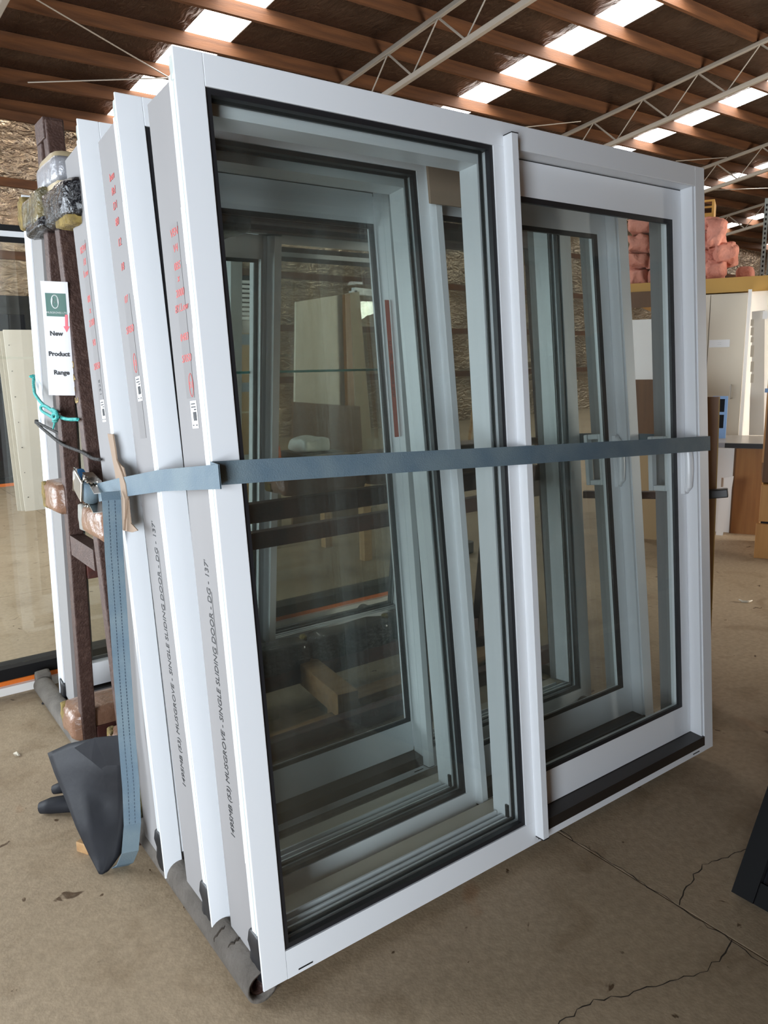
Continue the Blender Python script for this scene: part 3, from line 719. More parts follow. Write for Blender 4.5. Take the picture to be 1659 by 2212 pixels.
# ------------------------------------------------------------------ pads wrapped round the rack
GP = 'brown wrapped pads on the rack'
def pad(x0, x1, y0, y1, z0, z1, label, material='paper', endmat='foam', seed=1, group=GP):
    P = empty('wrapped_pad', ((x0 + x1) / 2, (y0 + y1) / 2, z0)); tag(P, label, 'pad', group)
    cx, cy = (x0 + x1) / 2, (y0 + y1) / 2
    lumpy('wrap', (x0 - cx, x1 - cx, y0 - cy, y1 - cy, 0, z1 - z0), material, P, amp=0.006, cuts=5, freq=16, seed=seed)
    lumpy('foam_core', (x0 - cx + .0, x0 - cx + .03, y1 - cy - .05, y1 - cy + .008, .008, z1 - z0 - .008), endmat, P, amp=0.004, cuts=3, freq=30, seed=seed + 1)
pad(-0.062, 0.30, 1.30, 1.50, 1.005, 1.115, 'brown taped pad on the far rack leg behind the strap ratchet', seed=2)
pad(-0.066, 0.30, 0.75, 1.00, 1.00, 1.10, 'brown taped pad with grey foam end directly below the ratchet', endmat='foamgrey', seed=3)
pad(-0.064, 0.30, 1.40, 1.575, 0.115, 0.235, 'brown taped pad at the foot of the far rack leg', seed=4)
pad(-0.02, 0.42, 0.95, 1.10, 0.165, 0.30, 'brown taped pad between the two rack feet', seed=5)
pad(-0.066, 0.0, 0.77, 0.835, 0.11, 0.215, 'small foam pad in clear film at the near rack foot', 'clearfilm', 'foamgrey', 6)
for i, (xa, xb) in enumerate(((0.62, 0.98), (1.0, 1.38), (1.42, 1.95))):
    pad(xa, xb, 0.92, 1.08, 1.035, 1.16, ('brown taped pad on the middle rail at its left', 'brown taped pad on the middle rail at its centre', 'brown taped pad on the middle rail at its right')[i], seed=7 + i)
for i, (xa, xb) in enumerate(((0.55, 0.98), (0.99, 1.45), (1.46, 1.98))):
    pad(xa, xb, 1.40, 1.53, 0.10, 0.28, ('dark film wrapped pad low on the rear rail, left one', 'dark film wrapped pad low on the rear rail, middle one', 'dark film wrapped pad low on the rear rail, right one')[i], 'blackfilm', 'foam', 11 + i, 'film wrapped pads on the low rail')
# foam bolster in black film tied over the top of the rack
T_ = empty('film_wrapped_bolster', (0, 1.1, 1.9)); tag(T_, 'yellow foam bolster in black stretch film round the top of the rack', 'bolster')
lumpy('film_wrap', (-0.064, 0.5, -0.30, 0.02, 0.005, 0.115), 'blackfilm', T_, amp=0.006, cuts=7, freq=14, seed=2)
lumpy('foam_wrap', (-0.066, 0.4, 0.01, 0.125, 0.03, 0.145), 'clearfilm', T_, amp=0.006, cuts=6, freq=14, seed=4)
lumpy('film_skirt', (-0.066, 0.10, -0.01, 0.25, 0.02, 0.055), 'blackfilm', T_, amp=0.008, cuts=6, freq=16, seed=8)
lumpy('foam_end', (-0.055, 0.02, 0.26, 0.355, 0.06, 0.155), 'foam', T_, amp=0.006, cuts=6, freq=22, seed=6)
lumpy('film_bridge', (-0.06, 0.02, 0.11, 0.28, 0.05, 0.135), 'clearfilm', T_, amp=0.007, cuts=5, freq=14, seed=9)
lumpy('foam_edge', (-0.060, 0.4, -0.28, -0.12, -0.008, 0.02), 'foam', T_, amp=0.005, cuts=5, freq=22, seed=7)
tp = empty('tape_band', (0, 1.10, 2.0)); tag(tp, 'silver duct tape band round the rack top over tan packing', 'tape')
lumpy('tan_packing', (-0.034, 0.05, -0.10, 0.12, 0.0, 0.125), 'tape_tan', tp, amp=0.002, cuts=3)
lumpy('duct_tape', (-0.040, 0.055, -0.12, 0.13, 0.035, 0.105), 'ducttape', tp, amp=0.002, cuts=5, freq=20, seed=3)

# ------------------------------------------------------------------ sign card hung on the far rack leg
S0 = on(126, 733, 0, -0.062)
sg = empty('sign_card', (S0.x, S0.y, S0.z)); tag(sg, 'white bowed card reading New Product Range on the rack leg', 'sign')
sx = Vector((0.90, -0.43, 0)).normalized(); sy = Vector((0.0, -0.105, 0.9945)); sx = (sx - sy * sx.dot(sy)).normalized(); sn = sx.cross(sy)
CWD, CH = 0.076, 0.335
def cp(a, b, off=0.0):   # card point: a across -1..1, b up -1..1, bowed
    bow = 0.005 * (1 - a * a) + 0.010 * (b - 0.2) * (b - 0.2)
    return sx * (a * CWD / 2) + sy * (b * CH / 2) + sn * (off + bow * 0.5)
def card_patch(a0, a1, b0, b1, off, material, nm, na=8, nb=16, th=0.0008):
    bm = bmesh.new(); g = [[[bm.verts.new(cp(a0 + (a1 - a0) * i / na, b0 + (b1 - b0) * j / nb, off - t * th)) for j in range(nb + 1)] for i in range(na + 1)] for t in (0, 1)]
    for i in range(na):
        for j in range(nb):
            bm.faces.new((g[0][i][j], g[0][i + 1][j], g[0][i + 1][j + 1], g[0][i][j + 1])); bm.faces.new((g[1][i][j], g[1][i][j + 1], g[1][i + 1][j + 1], g[1][i + 1][j]))
    for i in range(na):
        bm.faces.new((g[0][i][0], g[1][i][0], g[1][i + 1][0], g[0][i + 1][0])); bm.faces.new((g[0][i][nb], g[0][i + 1][nb], g[1][i + 1][nb], g[1][i][nb]))
    for j in range(nb):
        bm.faces.new((g[0][0][j], g[0][0][j + 1], g[1][0][j + 1], g[1][0][j])); bm.faces.new((g[0][na][j], g[1][na][j], g[1][na][j + 1], g[0][na][j + 1]))
    return obj(nm, bm, material, sg, smooth=False)
card_patch(-1, 1, -1, 1, 0.0, 'cardwhite', 'card')
hd = card_patch(-0.72, 0.80, 0.40, 0.80, 0.0006, 'green', 'printed_header', th=0.0004)
text('header_lettering', 'MUSGROVES LTD', sg, cp(0.06, 0.465, 0.0014), sx, sy, 0.0076, 'printwhite')
bm = bmesh.new(); c0 = cp(-0.02, 0.655, 0.0016)
tube(bm, [c0 + sx * (0.010 * math.cos(k * PI / 9)) + sy * (0.019 * math.sin(k * PI / 9)) for k in range(19)], 0.0016, 5); obj('logo_ring', bm, 'printwhite', sg)
bm = bmesh.new(); tube(bm, [c0 + sx * p[0] + sy * p[1] for p in ((-.009, -.008), (-.006, .010), (0, -.004), (.006, .010), (.009, -.008))], 0.0018, 5); obj('logo_emblem', bm, 'printwhite', sg)
for s, a, b in (('New', -0.10, 0.10), ('Product', 0.0, -0.26), ('Range', 0.10, -0.59)):
    text('card_lettering', s, sg, cp(a, b, 0.0012), sx, sy, 0.0185, 'ink', extrude=0.0004, bold=0.0007)
bm = bmesh.new(); ar = [(-.004, .028), (.006, .028), (.004, -.006), (.010, -.006), (-.002, -.024), (-.012, -.006), (-.006, -.006)]
a0 = cp(0.72, 0.27, 0.0016); fv = [bm.verts.new(a0 + sx * (p[0] * .8) + sy * p[1]) for p in ar]; bm.faces.new(fv); obj('printed_arrow', bm, 'pinkprint', sg)

# ------------------------------------------------------------------ ropes, strap, protector
def rope(name, pts, r, material, parent, strands=True, n=8):
    P = [Vector(p) for p in pts]; Q = []
    for i in range(len(P) - 1):
        p0, p1, p2, p3 = P[max(i - 1, 0)], P[i], P[i + 1], P[min(i + 2, len(P) - 1)]
        for k in range(6):
            t = k / 6; Q.append(0.5 * ((2 * p1) + (-p0 + p2) * t + (2 * p0 - 5 * p1 + 4 * p2 - p3) * t * t + (-p0 + 3 * p1 - 3 * p2 + p3) * t ** 3))
    Q.append(P[-1]); bm = bmesh.new()
    if strands:
        D_ = [0.0]
        for a, b in zip(Q, Q[1:]): D_.append(D_[-1] + (b - a).length)
        R_ = []; L_ = D_[-1]; N = max(8, int(L_ / 0.004)); j = 0
        for i in range(N + 1):
            d = L_ * i / N
            while j < len(D_) - 2 and D_[j + 1] < d: j += 1
            t = (d - D_[j]) / max(1e-6, D_[j + 1] - D_[j]); R_.append((Q[j].lerp(Q[j + 1], t), d))
        for s in range(3):
            pts2 = []
            for i, (p, d) in enumerate(R_):
                dr = (R_[min(i + 1, N)][0] - R_[max(i - 1, 0)][0]).normalized(); a, b = frame_axes(dr)
                ph = 2 * PI * s / 3 + d / (r * 7) * 2 * PI; pts2.append(p + (a * math.cos(ph) + b * math.sin(ph)) * r * 0.5)
            tube(bm, pts2, r * 0.58, 6)
    else: tube(bm, Q, r, n)
    return obj(name, bm, material, parent, smooth=True)
def xp(px, py, x): return on(px, py, 0, x)
tr_ = empty('teal_rope', xp(118, 900, -0.05)); tag(tr_, 'knotted teal rope tied round the far rack leg and far door', 'rope')
o0 = tr_.location.copy()
def rl(lst): return [Vector(p) - o0 for p in lst]
rope('rope_run', rl([xp(168, 906, -0.040), xp(150, 906, -0.042), xp(135, 903, -0.045), xp(122, 895, -0.05)]), 0.0058, 'teal', tr_)
rope('rope_run', rl([xp(122, 893, -0.045), xp(108, 884, -0.03), xp(92, 873, -0.015), xp(80, 858, -0.005), xp(74, 845, 0.006), (0.035, 1.872, 1.475), (0.10, 1.876, 1.472), (0.9, 1.878, 1.47)]), 0.0058, 'teal', tr_)
rope('rope_bight', rl([xp(118, 905, -0.052), xp(104, 896, -0.045), xp(91, 888, -0.04), xp(88, 879, -0.035), xp(98, 877, -0.035), xp(112, 886, -0.04), xp(122, 892, -0.05)]), 0.0050, 'teal', tr_)
rope('knot', rl([xp(113, 884, -0.05), xp(121, 890, -0.06), xp(124, 902, -0.06), xp(116, 906, -0.06), xp(114, 897, -0.058), xp(123, 894, -0.062), xp(122, 908, -0.055), xp(116, 910, -0.05)]), 0.0058, 'teal', tr_)
rope('rope_tail', rl([xp(119, 908, -0.05), xp(117, 918, -0.05), xp(115, 926, -0.05)]), 0.0032, 'teal', tr_)
rope('rope_far_run', rl([(0.9, 1.878, 1.47), (1.5, 1.878, 1.468), (1.95, 1.878, 1.466)]), 0.0058, 'teal', tr_, strands=False)
ck = empty('cord_lashing', xp(80, 912, 0.0)); tag(ck, 'dark cord looped round both left rack legs below the teal rope', 'cord'); o0 = ck.location.copy()
rope('cord_run', rl([xp(216, 993, -0.034), xp(200, 990, -0.036), xp(175, 976, -0.038), xp(135, 960, -0.038), xp(105, 937, -0.025), xp(85, 920, 0.0), xp(78, 912, 0.01)]), 0.0052, 'cord', ck)
rope('cord_run', rl([xp(78, 911, 0.01), xp(95, 920, 0.0), xp(115, 930, -0.015), xp(133, 940, -0.022)]), 0.0050, 'cord', ck)
bm = bmesh.new(); tube(bm, [p - o0 for p in (xp(79, 908, 0.01), xp(79, 914, 0.01))], 0.008, 8); obj('end_knot', bm, 'cord', ck, smooth=True)

# ratchet strap
U1v = Vector((0, math.sin(TH), math.cos(TH))); N1v = Vector((0, math.cos(TH), -math.sin(TH)))
def dl(x, w, z): return Vector((x, 0, ZB)) + N1v * w + U1v * z
ST = empty('ratchet_strap', dl(0, 0, 0)); tag(ST, 'blue grey ratchet strap round the door stack with silver ratchet', 'strap'); s0 = ST.location.copy()
bm = bmesh.new()
zl, zr = 1.232, 1.150
run = [dl(-0.004, -0.004, zl), dl(0.01, -0.0045, zl - .0005)] 
run += [dl(0.01 + (0.942 - 0.01) * t / 6, -0.0045 - 0.031 * t / 6, zl + (zr - zl) * t / 12) for t in range(1, 7)]
run += [dl(0.942 + (1.904 - 0.942) * t / 6, -0.0355 + 0.031 * t / 6, zl + (zr - zl) * (0.5 + t / 12)) for t in range(1, 7)]
ribbon(bm, [p - s0 for p in run], U1v, 0.052, 0.003, -N1v); obj('webbing', bm, 'webbing', ST)
rat = Vector((-0.062, 0.80, 1.155))
bm = bmesh.new(); side = [dl(-0.0045, -0.003, zl), Vector((-0.008, 0.05, 1.272)), Vector((-0.030, 0.335, 1.235)), Vector((-0.046, 0.62, 1.185)), rat + Vector((0, -0.03, 0.0))]
ribbon(bm, [p - s0 for p in side], (0, 0.09, 1), 0.052, 0.003, (-1, 0, 0)); obj('webbing', bm, 'webbing', ST)
bm = bmesh.new()   # right side and back run, taut round the stack
ribbon(bm, [p - s0 for p in (dl(1.905, -0.002, zr), Vector((1.91, 0.5, 1.18)), Vector((1.96, 0.85, 1.15)), Vector((2.06, 0.98, 1.14)))], (0, 0, 1), 0.05, 0.003, (1, 0, 0)); obj('webbing', bm, 'webbing', ST)
tailpx = [(238, 1062), (241, 1080), (247, 1200), (256, 1330), (264, 1450), (274, 1590), (283, 1700), (286, 1780), (281, 1840), (270, 1866), (256, 1874)]
tx = [-0.075, -0.078, -0.072, -0.068, -0.068, -0.07, -0.08, -0.09, -0.10, -0.105, -0.11]
tp_ = [xp(a, b, x) for (a, b), x in zip(tailpx, tx)]
bm = bmesh.new(); ribbon(bm, [p - s0 for p in tp_], [(1, -0.33, 0)] * 11, 0.048, 0.003, [(-0.33, -1, 0)] * 9 + [(-.2, -.6, -.8), (0, 0, -1)]); obj('webbing_tail', bm, 'webbing', ST)
def stitch(path, off, wd, nm):
    bm = bmesh.new()
    for a, b in zip(path, path[1:]):
        n = max(1, int((b - a).length / 0.010)); d = (b - a)
        for k in range(n):
            p = a + d * ((k + 0.15) / n) + wd * off + Vector((-0.0007, -0.0021, 0)); q = a + d * ((k + 0.75) / n) + wd * off + Vector((-0.0007, -0.0021, 0))
            beam(bm, p - s0, q - s0, 0.0014, 0.0016)
    obj(nm, bm, 'webbing_d', ST)
for off in (-0.008, 0.008): stitch(tp_[1:8], off, Vector((1, -0.33, 0)).normalized(), 'stitch_line')
# ratchet buckle
RB = empty('ratchet', rat - s0, (math.radians(25), 0, 0), ST)
for zz in (-0.034, 0.031):
    bm = bmesh.new(); prism(bm, [(-0.022, -0.06), (0.006, -0.06), (0.016, 0.0), (0.006, 0.05), (-0.022, 0.055)], 0, 0.003)
    for v in bm.verts: v.co = Vector((v.co.x, v.co.z, zz + v.co.y))
    obj('side_plate', bm, 'chrome', RB)
bm = bmesh.new(); tube(bm, [(-0.012, 0, -0.04), (-0.012, 0, 0.04)], 0.009, 14); obj('spindle', bm, 'chrome', RB, smooth=True)
bm = bmesh.new(); tube(bm, [(-0.012, 0.0, -0.0285), (-0.012, 0.0, 0.0285)], 0.021, 18); obj('wound_webbing', bm, 'webbing', RB, smooth=True)
for zz in (-0.045, 0.040):
    bm = bmesh.new()
    for k in range(10):
        a = 2 * PI * k / 10; beam(bm, (-0.012, 0, zz), (-0.012 + 0.019 * math.cos(a), 0.019 * math.sin(a), zz), 0.006, 0.004)
    tube(bm, [(-0.012, 0, zz - .002), (-0.012, 0, zz + .002)], 0.014, 12); obj('gear', bm, 'chrome', RB)
bm = bmesh.new(); bx(bm, -0.040, -0.034, 0.0, 0.072, -0.034, 0.034); obj('lever', bm, 'chrome', RB, bevel=0.003)
bm = bmesh.new(); tube(bm, [(-0.036, 0.074, -0.038), (-0.036, 0.074, 0.038)], 0.006, 8); tube(bm, [(-0.025, 0.03, -0.04), (-0.025, 0.03, 0.04)], 0.004, 8); obj('cross_pin', bm, 'chrome', RB, smooth=True)
lumpy('grip', (-0.030, 0.0, 0.06, 0.115, -0.036, 0.012), 'blueplastic', RB, amp=0.001, cuts=4)
# torn cardboard corner protector under the strap
CP = empty('corner_protector', (-0.05, 0.55, 0.9)); tag(CP, 'torn brown cardboard protector tucked under the strap', 'cardboard')
cpo = CP.location.copy()
def card_poly(pxs, x, th, material, nm):
    bm = bmesh.new(); P = [xp(a, b, x if not isinstance(x, list) else x[i]) - cpo for i, (a, b) in enumerate(pxs)]
    a = [bm.verts.new(p) for p in P]; b = [bm.verts.new(p + Vector((th, 0, 0))) for p in P]; n = len(P)
    bm.faces.new(a); bm.faces.new(b[::-1])
    for i in range(n): bm.faces.new((a[i], b[i], b[(i + 1) % n], a[(i + 1) % n]))
    return obj(nm, bm, material, CP)
card_poly([(232, 937), (243, 938), (248, 968), (251, 992), (262, 1020), (270, 1045), (274, 1075), (272, 1100), (268, 1125), (267, 1146), (262, 1143), (256, 1080), (248, 1020)], -0.047, 0.004, 'card', 'card_sheet')
card_poly([(252, 995), (266, 1010), (271, 1030), (275, 1060), (279, 1105), (282, 1130), (297, 1146), (285, 1150), (266, 1146), (271, 1110), (273, 1070), (266, 1035)], -0.0425, 0.003, 'card', 'card_flap')
card_poly([(249, 975), (253, 990), (264, 1018), (272, 1046), (275, 1075), (272, 1105), (268, 1140), (266, 1138), (270, 1100), (271, 1075), (268, 1046), (258, 1018)], -0.0435, 0.0008, 'card_in', 'torn_edge')
# cardboard packers between the door heads
def packer(D_loc, rot, x0, x1, z0, z1, y0, y1, label):
    P = empty('cardboard_packer', D_loc, rot); tag(P, label, 'cardboard', 'cardboard packers between door heads')
    box('sheet', (x0, x1, y0, (y0 + y1) / 2 - .0005, z0, z1), 'card', P); box('sheet', (x0 + .004, x1 - .003, (y0 + y1) / 2 + .0005, y1, z0 + .003, z1 + .002), 'card', P)
packer((-0.022, 0.24, ZB), (-(TH + math.radians(1.85)), 0, 0), 0.895, 1.19, 1.925, 2.07, -0.05, -0.036, 'large brown cardboard packer over the head of the middle door')
packer((-0.038, 0.54, ZB), (-(TH + math.radians(.7)), 0, 0), 0.92, 1.16, 2.02, 2.10, -0.05, -0.036, 'smaller brown cardboard packer over the head of the rack side door')

# ------------------------------------------------------------------ rubber sheet, floor bits
def sheet(name, corners_rows, material, th, label, cat, n=8):
    """smooth surface through a grid of points"""
    R_ = len(corners_rows); C_ = len(corners_rows[0]); bm = bmesh.new()
    g = [[bm.verts.new(p) for p in row] for row in corners_rows]
    for i in range(R_ - 1):
        for j in range(C_ - 1): bm.faces.new((g[i][j], g[i][j + 1], g[i + 1][j + 1], g[i + 1][j]))
    o = obj(name, bm, material, None, smooth=True)
    md = o.modifiers.new('sub', 'SUBSURF'); md.levels = 2; md.render_levels = 2; md.subdivision_type = 'SIMPLE'
    so = o.modifiers.new('th', 'SOLIDIFY'); so.thickness = th; so.offset = 0
    return tag(o, label, cat)
def zz(px, py, z): return on(px, py, 2, z)
sheet('rubber_sheet', [
    [zz(104, 1627, .235), zz(150, 1606, .29), zz(205, 1594, .345), zz(266, 1588, .385), zz(272, 1590, .38)],
    [zz(118, 1668, .20), zz(165, 1650, .25), zz(215, 1660, .27), zz(266, 1655, .30), zz(276, 1650, .30)],
    [zz(140, 1720, .15), zz(180, 1705, .19), zz(225, 1722, .18), zz(266, 1730, .19), zz(279, 1725, .19)],
    [zz(165, 1785, .095), zz(195, 1790, .11), zz(232, 1795, .105), zz(262, 1800, .10), zz(281, 1790, .09)],
    [zz(195, 1848, .03), zz(210, 1850, .04), zz(232, 1850, .045), zz(252, 1850, .04), zz(264, 1838, .04)],
    [zz(215, 1888, .004), zz(219, 1889, .004), zz(223, 1888, .004), zz(228, 1884, .006), zz(234, 1880, .008)]],
    'rubber', 0.006, 'black rubber sheet draped over the near rack foot down to the floor', 'rubber sheet')
rs_ = bpy.data.objects['rubber_sheet']; bm = bmesh.new()
tow = Vector((-0.3, -0.9, 0.3)) * 0.016
fp = [zz(162, 1614, .31), zz(205, 1592, .36), zz(268, 1586, .395), zz(276, 1640, .32), zz(279, 1706, .215), zz(240, 1676, .25), zz(198, 1642, .285)]
va = [bm.verts.new(p + tow) for p in fp]; vb = [bm.verts.new(p + tow * 0.5) for p in fp]
bm.faces.new(va); bm.faces.new(vb[::-1])
for i in range(7): bm.faces.new((va[i], vb[i], vb[(i + 1) % 7], va[(i + 1) % 7]))
obj('folded_flap', bm, 'rubber', rs_)
RR = empty('rubber_offcut', zz(115, 1745, 0)); tag(RR, 'folded black rubber offcut on the floor beside the draped sheet', 'rubber'); o0 = RR.location.copy()
bm = bmesh.new(); tube(bm, [zz(88, 1745, .022) - o0, zz(110, 1740, .03) - o0, zz(150, 1735, .035) - o0, zz(170, 1740, .03) - o0], [.020, .027, .03, .022], 12); obj('roll', bm, 'rubber', RR, smooth=True)
bm = bmesh.new(); tube(bm, [zz(116, 1706, .06) - o0, zz(135, 1700, .07) - o0, zz(165, 1700, .07) - o0], [.016, .021, .02], 10); obj('fold', bm, 'rubber', RR, smooth=True)
def blk(name, P, dims, rz, material, label, cat, group=None, bevel=0.003):
    o = box(name, (-dims[0] / 2, dims[0] / 2, -dims[1] / 2, dims[1] / 2, 0, dims[2]), material, None, bevel=bevel)
    o.location = P; o.rotation_euler = (0, 0, rz); return tag(o, label, cat, group)
blk('timber_offcut', zz(186, 1838, 0), (0.03, 0.05, 0.035), 0.5, 'timber', 'small pine offcut under the rubber sheet edge', 'timber')
GT = 'timber blocks inside the rack'
blk('timber_block', (0.94, 1.23, 0.085), (0.095, 0.44, 0.10), -0.12, 'timber', 'pine block lying across the rack rails seen through the glass', 'timber', GT)
blk('timber_bearer', (1.42, 1.15, 0.02), (1.0, 0.10, 0.08), 0.02, 'timber', 'long pine bearer along the floor inside the rack', 'timber', GT)
blk('timber_bearer', (0.60, 1.06, 0.015), (1.0, 0.09, 0.05), 0.06, 'timber', 'low pine bearer on the floor near the left rack feet', 'timber', GT)
bm = bmesh.new()
tube(bm, [zz(1596, 1295, .012), zz(1604, 1299, .006), zz(1615, 1300, .006), zz(1625, 1297, .012)], [.004, .008, .008, .003], 8)
tag(obj('wood_shaving', bm, 'cream', smooth=True), 'curled pale shaving on the floor right of the doors', 'shaving')
bm = bmesh.new()
P = [zz(28, 1628, .003), zz(36, 1624, .008), zz(44, 1632, .003), zz(40, 1634, .004), zz(33, 1633, .006)]
bm.faces.new([bm.verts.new(p) for p in P]); bm.faces.new([bm.verts.new(p + Vector((0, 0, .002))) for p in P][::-1])
tag(obj('paper_scrap', bm, 'cream'), 'small pale scrap on the floor at the left edge', 'scrap')

# ------------------------------------------------------------------ right-hand side: bench, cupboards, mezzanine
RZ = math.atan2(RD.y, RD.x); FOOT = Vector((CAM.x, CAM.y, 0))
def fr(d, r=0.0): return FOOT + FD * d + RD * r     # world point of the right-hand frame
def fempty(name, d, r): return empty(name, fr(d, r), (0, 0, RZ))
def fpx(px, py, d): r, z = rp(px, py, d); return r, z
# low cupboard run with a pale top
BN = fempty('bench_unit', 7.07, 0); tag(BN, 'pale topped bench with black edge and brown end panel by the tall cupboard', 'bench')
zt = fpx(1590, 957, 7.07)[1]
rA, rB, rC = fpx(1540, 1060, 7.07)[0] - 0.25, fpx(1584, 1060, 7.07)[0], fpx(1700, 1060, 7.07)[0]
box('side_panel', (rA, rB - .004, 0.02, 0.62, 0, zt - .045), 'whiteboard', BN)
box('end_panel', (rB, rC, 0.0, 0.62, 0.0, zt - .045), 'brownply', BN)
box('panel_edge', (rB - .012, rB, -0.004, 0.02, 0.0, zt - .045), 'darkwood', BN)
box('worktop', (rA, rC + .02, 0.0, 0.72, zt - .044, zt), 'benchtop', BN)
box('black_edge', (fpx(1566, 960, 7.07)[0], rC + .02, -0.025, -0.0005, zt - .040, zt - .002), 'blackedge', BN)
box('steel_edge', (rA, fpx(1566, 960, 7.07)[0] - .002, -0.025, -0.0005, zt - .036, zt - .002), 'ducttape', BN)
a = fpx(1562, 1030, 6.95); b = fpx(1585, 1028, 6.95)
OC = fempty('panel_offcut', 6.95, 0); tag(OC, 'white panel offcut with brown edge leaning on the bench side', 'panel')
bm = bmesh.new(); prism(bm, [(fpx(1560, 1033, 6.95)[0], fpx(1560, 1033, 6.95)[1]), (fpx(1585, 1029, 6.95)[0], fpx(1585, 1029, 6.95)[1]), (fpx(1580, 1060, 6.95)[0], fpx(1580, 1060, 6.95)[1]), (fpx(1562, 1143, 6.95)[0], 0.0), (fpx(1547, 1143, 6.95)[0], 0.0)], 0.0, 0.02)
obj('panel', bm, 'whiteboard', OC)
bm = bmesh.new(); bx(bm, fpx(1558, 1040, 6.95)[0], fpx(1562, 1040, 6.95)[0], -0.004, 0.0, fpx(1560, 1052, 6.95)[1], fpx(1560, 1032, 6.95)[1]); obj('edge_strip', bm, 'card', OC)
# tall cream cupboard behind
d = 8.1; r0, z1 = fpx(1440, 641, d); z1_cup = z1; r1, _ = fpx(1615, 641, d)
PN = fempty('tall_cupboard', d, 0); tag(PN, 'tall cream cupboard with thin bar handle and a paper note', 'cupboard')
box('carcass', (r0, r1, 0.02, 0.65, 0.0, z1), 'cream', PN)
rs = fpx(1532, 700, d)[0]
box('cupboard_door', (r0, rs - .003, 0.0, 0.0195, 0.1, z1 - .01), 'cream', PN); dr = box('cupboard_door', (rs + .003, r1, 0.0, 0.0195, 0.1, z1 - .01), 'cream', PN)
hr, hz = fpx(1578, 845, d); bm = bmesh.new()
tube(bm, [(hr, 0, hz + .06), (hr, -.03, hz + .06), (hr, -.03, hz - .07), (hr, 0, hz - .07)], 0.006, 8); obj('bar_handle', bm, 'galv', dr)
nr, nz = fpx(1554, 742, d); nt_ = box('paper_note', (nr - .09, nr + .09, -0.003, -0.0005, nz - .035, nz + .035), 'label', PN)
text('note_print', 'STAFF\nONLY\nPLEASE' if False else '- - -\n- - -', nt_, (nr, -0.0035, nz), (1, 0, 0), (0, 0, 1), 0.018, 'ink')
# white partition beside it
WP = fempty('white_partition', d + 0.05, 0); tag(WP, 'bright white partition panel right of the tall cupboard', 'partition')
rw0 = r1 + .004; rw1 = fpx(1760, 700, d)[0]
box('panel', (rw0, rw1, 0.0, 0.06, 0.0, z1 + .01), 'whiteboard', WP)
box('return_panel', (rw0, rw0 + .03, -0.28, -0.001, 0.0, z1 + .01), 'whiteboard', WP)
LB = fempty('plasterboard_offcut', d - .35, 0); tag(LB, 'chipped plasterboard strip leaning by the white partition', 'plasterboard')
dd = d - .35; poly = [fpx(*q, dd) for q in ((1624, 673), (1652, 670), (1650, 940), (1618, 940), (1620, 860), (1624, 800))]
bm = bmesh.new(); prism(bm, poly, 0.0, 0.014); obj('board', bm, 'gib', LB)
bm = bmesh.new(); rnd = random.Random(4); y = 690
while y < 830:
    h = rnd.uniform(10, 26); q = fpx(1622, y, dd); q2 = fpx(1627, y + h, dd); bx(bm, q[0], q2[0], -0.003, 0.0, q2[1], q[1]); y += h + rnd.uniform(3, 12)
obj('chipped_edge', bm, 'gib_edge', LB)
bm = bmesh.new(); q = fpx(1648, 672, dd); bx(bm, q[0], q[0] + .12, -0.03, -0.001, q[1] - .07, q[1]); obj('corner_block', bm, 'whiteboard', LB)
# small blue window sample on the bench
d = 7.45; BW = fempty('window_sample', d, 0); tag(BW, 'small pale blue window frame with two dark panes on the bench', 'window')
c0, t0 = fpx(1540, 856, d); c1, _ = fpx(1573, 856, d); zb0 = fpx(1560, 931, d)[1]; mid = fpx(1560, 893, d)[1]
bm = bmesh.new(); ring(bm, c0, c1, zb0, t0, 0.024, 0.0, 0.04); bx(bm, c0 + .024, c1 - .024, 0, 0.04, mid - .012, mid + .012); obj('frame', bm, 'blue', BW)
for za, zc in ((zb0 + .024, mid - .012), (mid + .012, t0 - .024)): box('pane', (c0 + .0245, c1 - .0245, 0.015, 0.025, za + .0005, zc - .0005), 'darkmatte', BW)
box('stand', (c0, c1, 0.0, 0.04, zt, zb0 - .0005), 'blue', BW)
# brown board leaning between the doors and the bench
d = 3.45; LBd = fempty('brown_board', d, 0); tag(LBd, 'dark brown laminated board leaning behind the right end of the doors', 'board')
poly = [fpx(*q, d) for q in ((1490, 858), (1553, 857), (1548, 1000), (1541, 1180), (1533, 1400))]
zb_ = 0.0; e = fpx(1526, 1530, d)[0]; poly += [(e, zb_), (e - .14, zb_)]
bm = bmesh.new(); prism(bm, poly, 0, 0.018); obj('board', bm, 'brownply', LBd)
bm = bmesh.new(); pe = [p for p in poly[1:6]]
for p, q in zip(pe, pe[1:]): beam(bm, (p[0] + .002, 0.009, p[1]), (q[0] + .002, 0.009, q[1]), 0.018, 0.004, (1, 0, 0))
obj('edge_band', bm, 'fascia', LBd)
d = 3.35; AR = fempty('padded_outrigger', d, 0)
tag(AR, 'black padded arm sticking out right of the door stack', 'arm')
bm = bmesh.new(); a_ = fpx(1500, 1070, d); b_ = fpx(1573, 1064, d); beam(bm, (a_[0], 0, a_[1]), (b_[0], 0, b_[1]), 0.04, 0.035); obj('pad', bm, 'blackedge', AR, bevel=0.004)
bm = bmesh.new(); beam(bm, (a_[0] - .45, 0, a_[1] - .02), (a_[0], 0, a_[1]), 0.03, 0.03); obj('bar', bm, 'steel', AR)
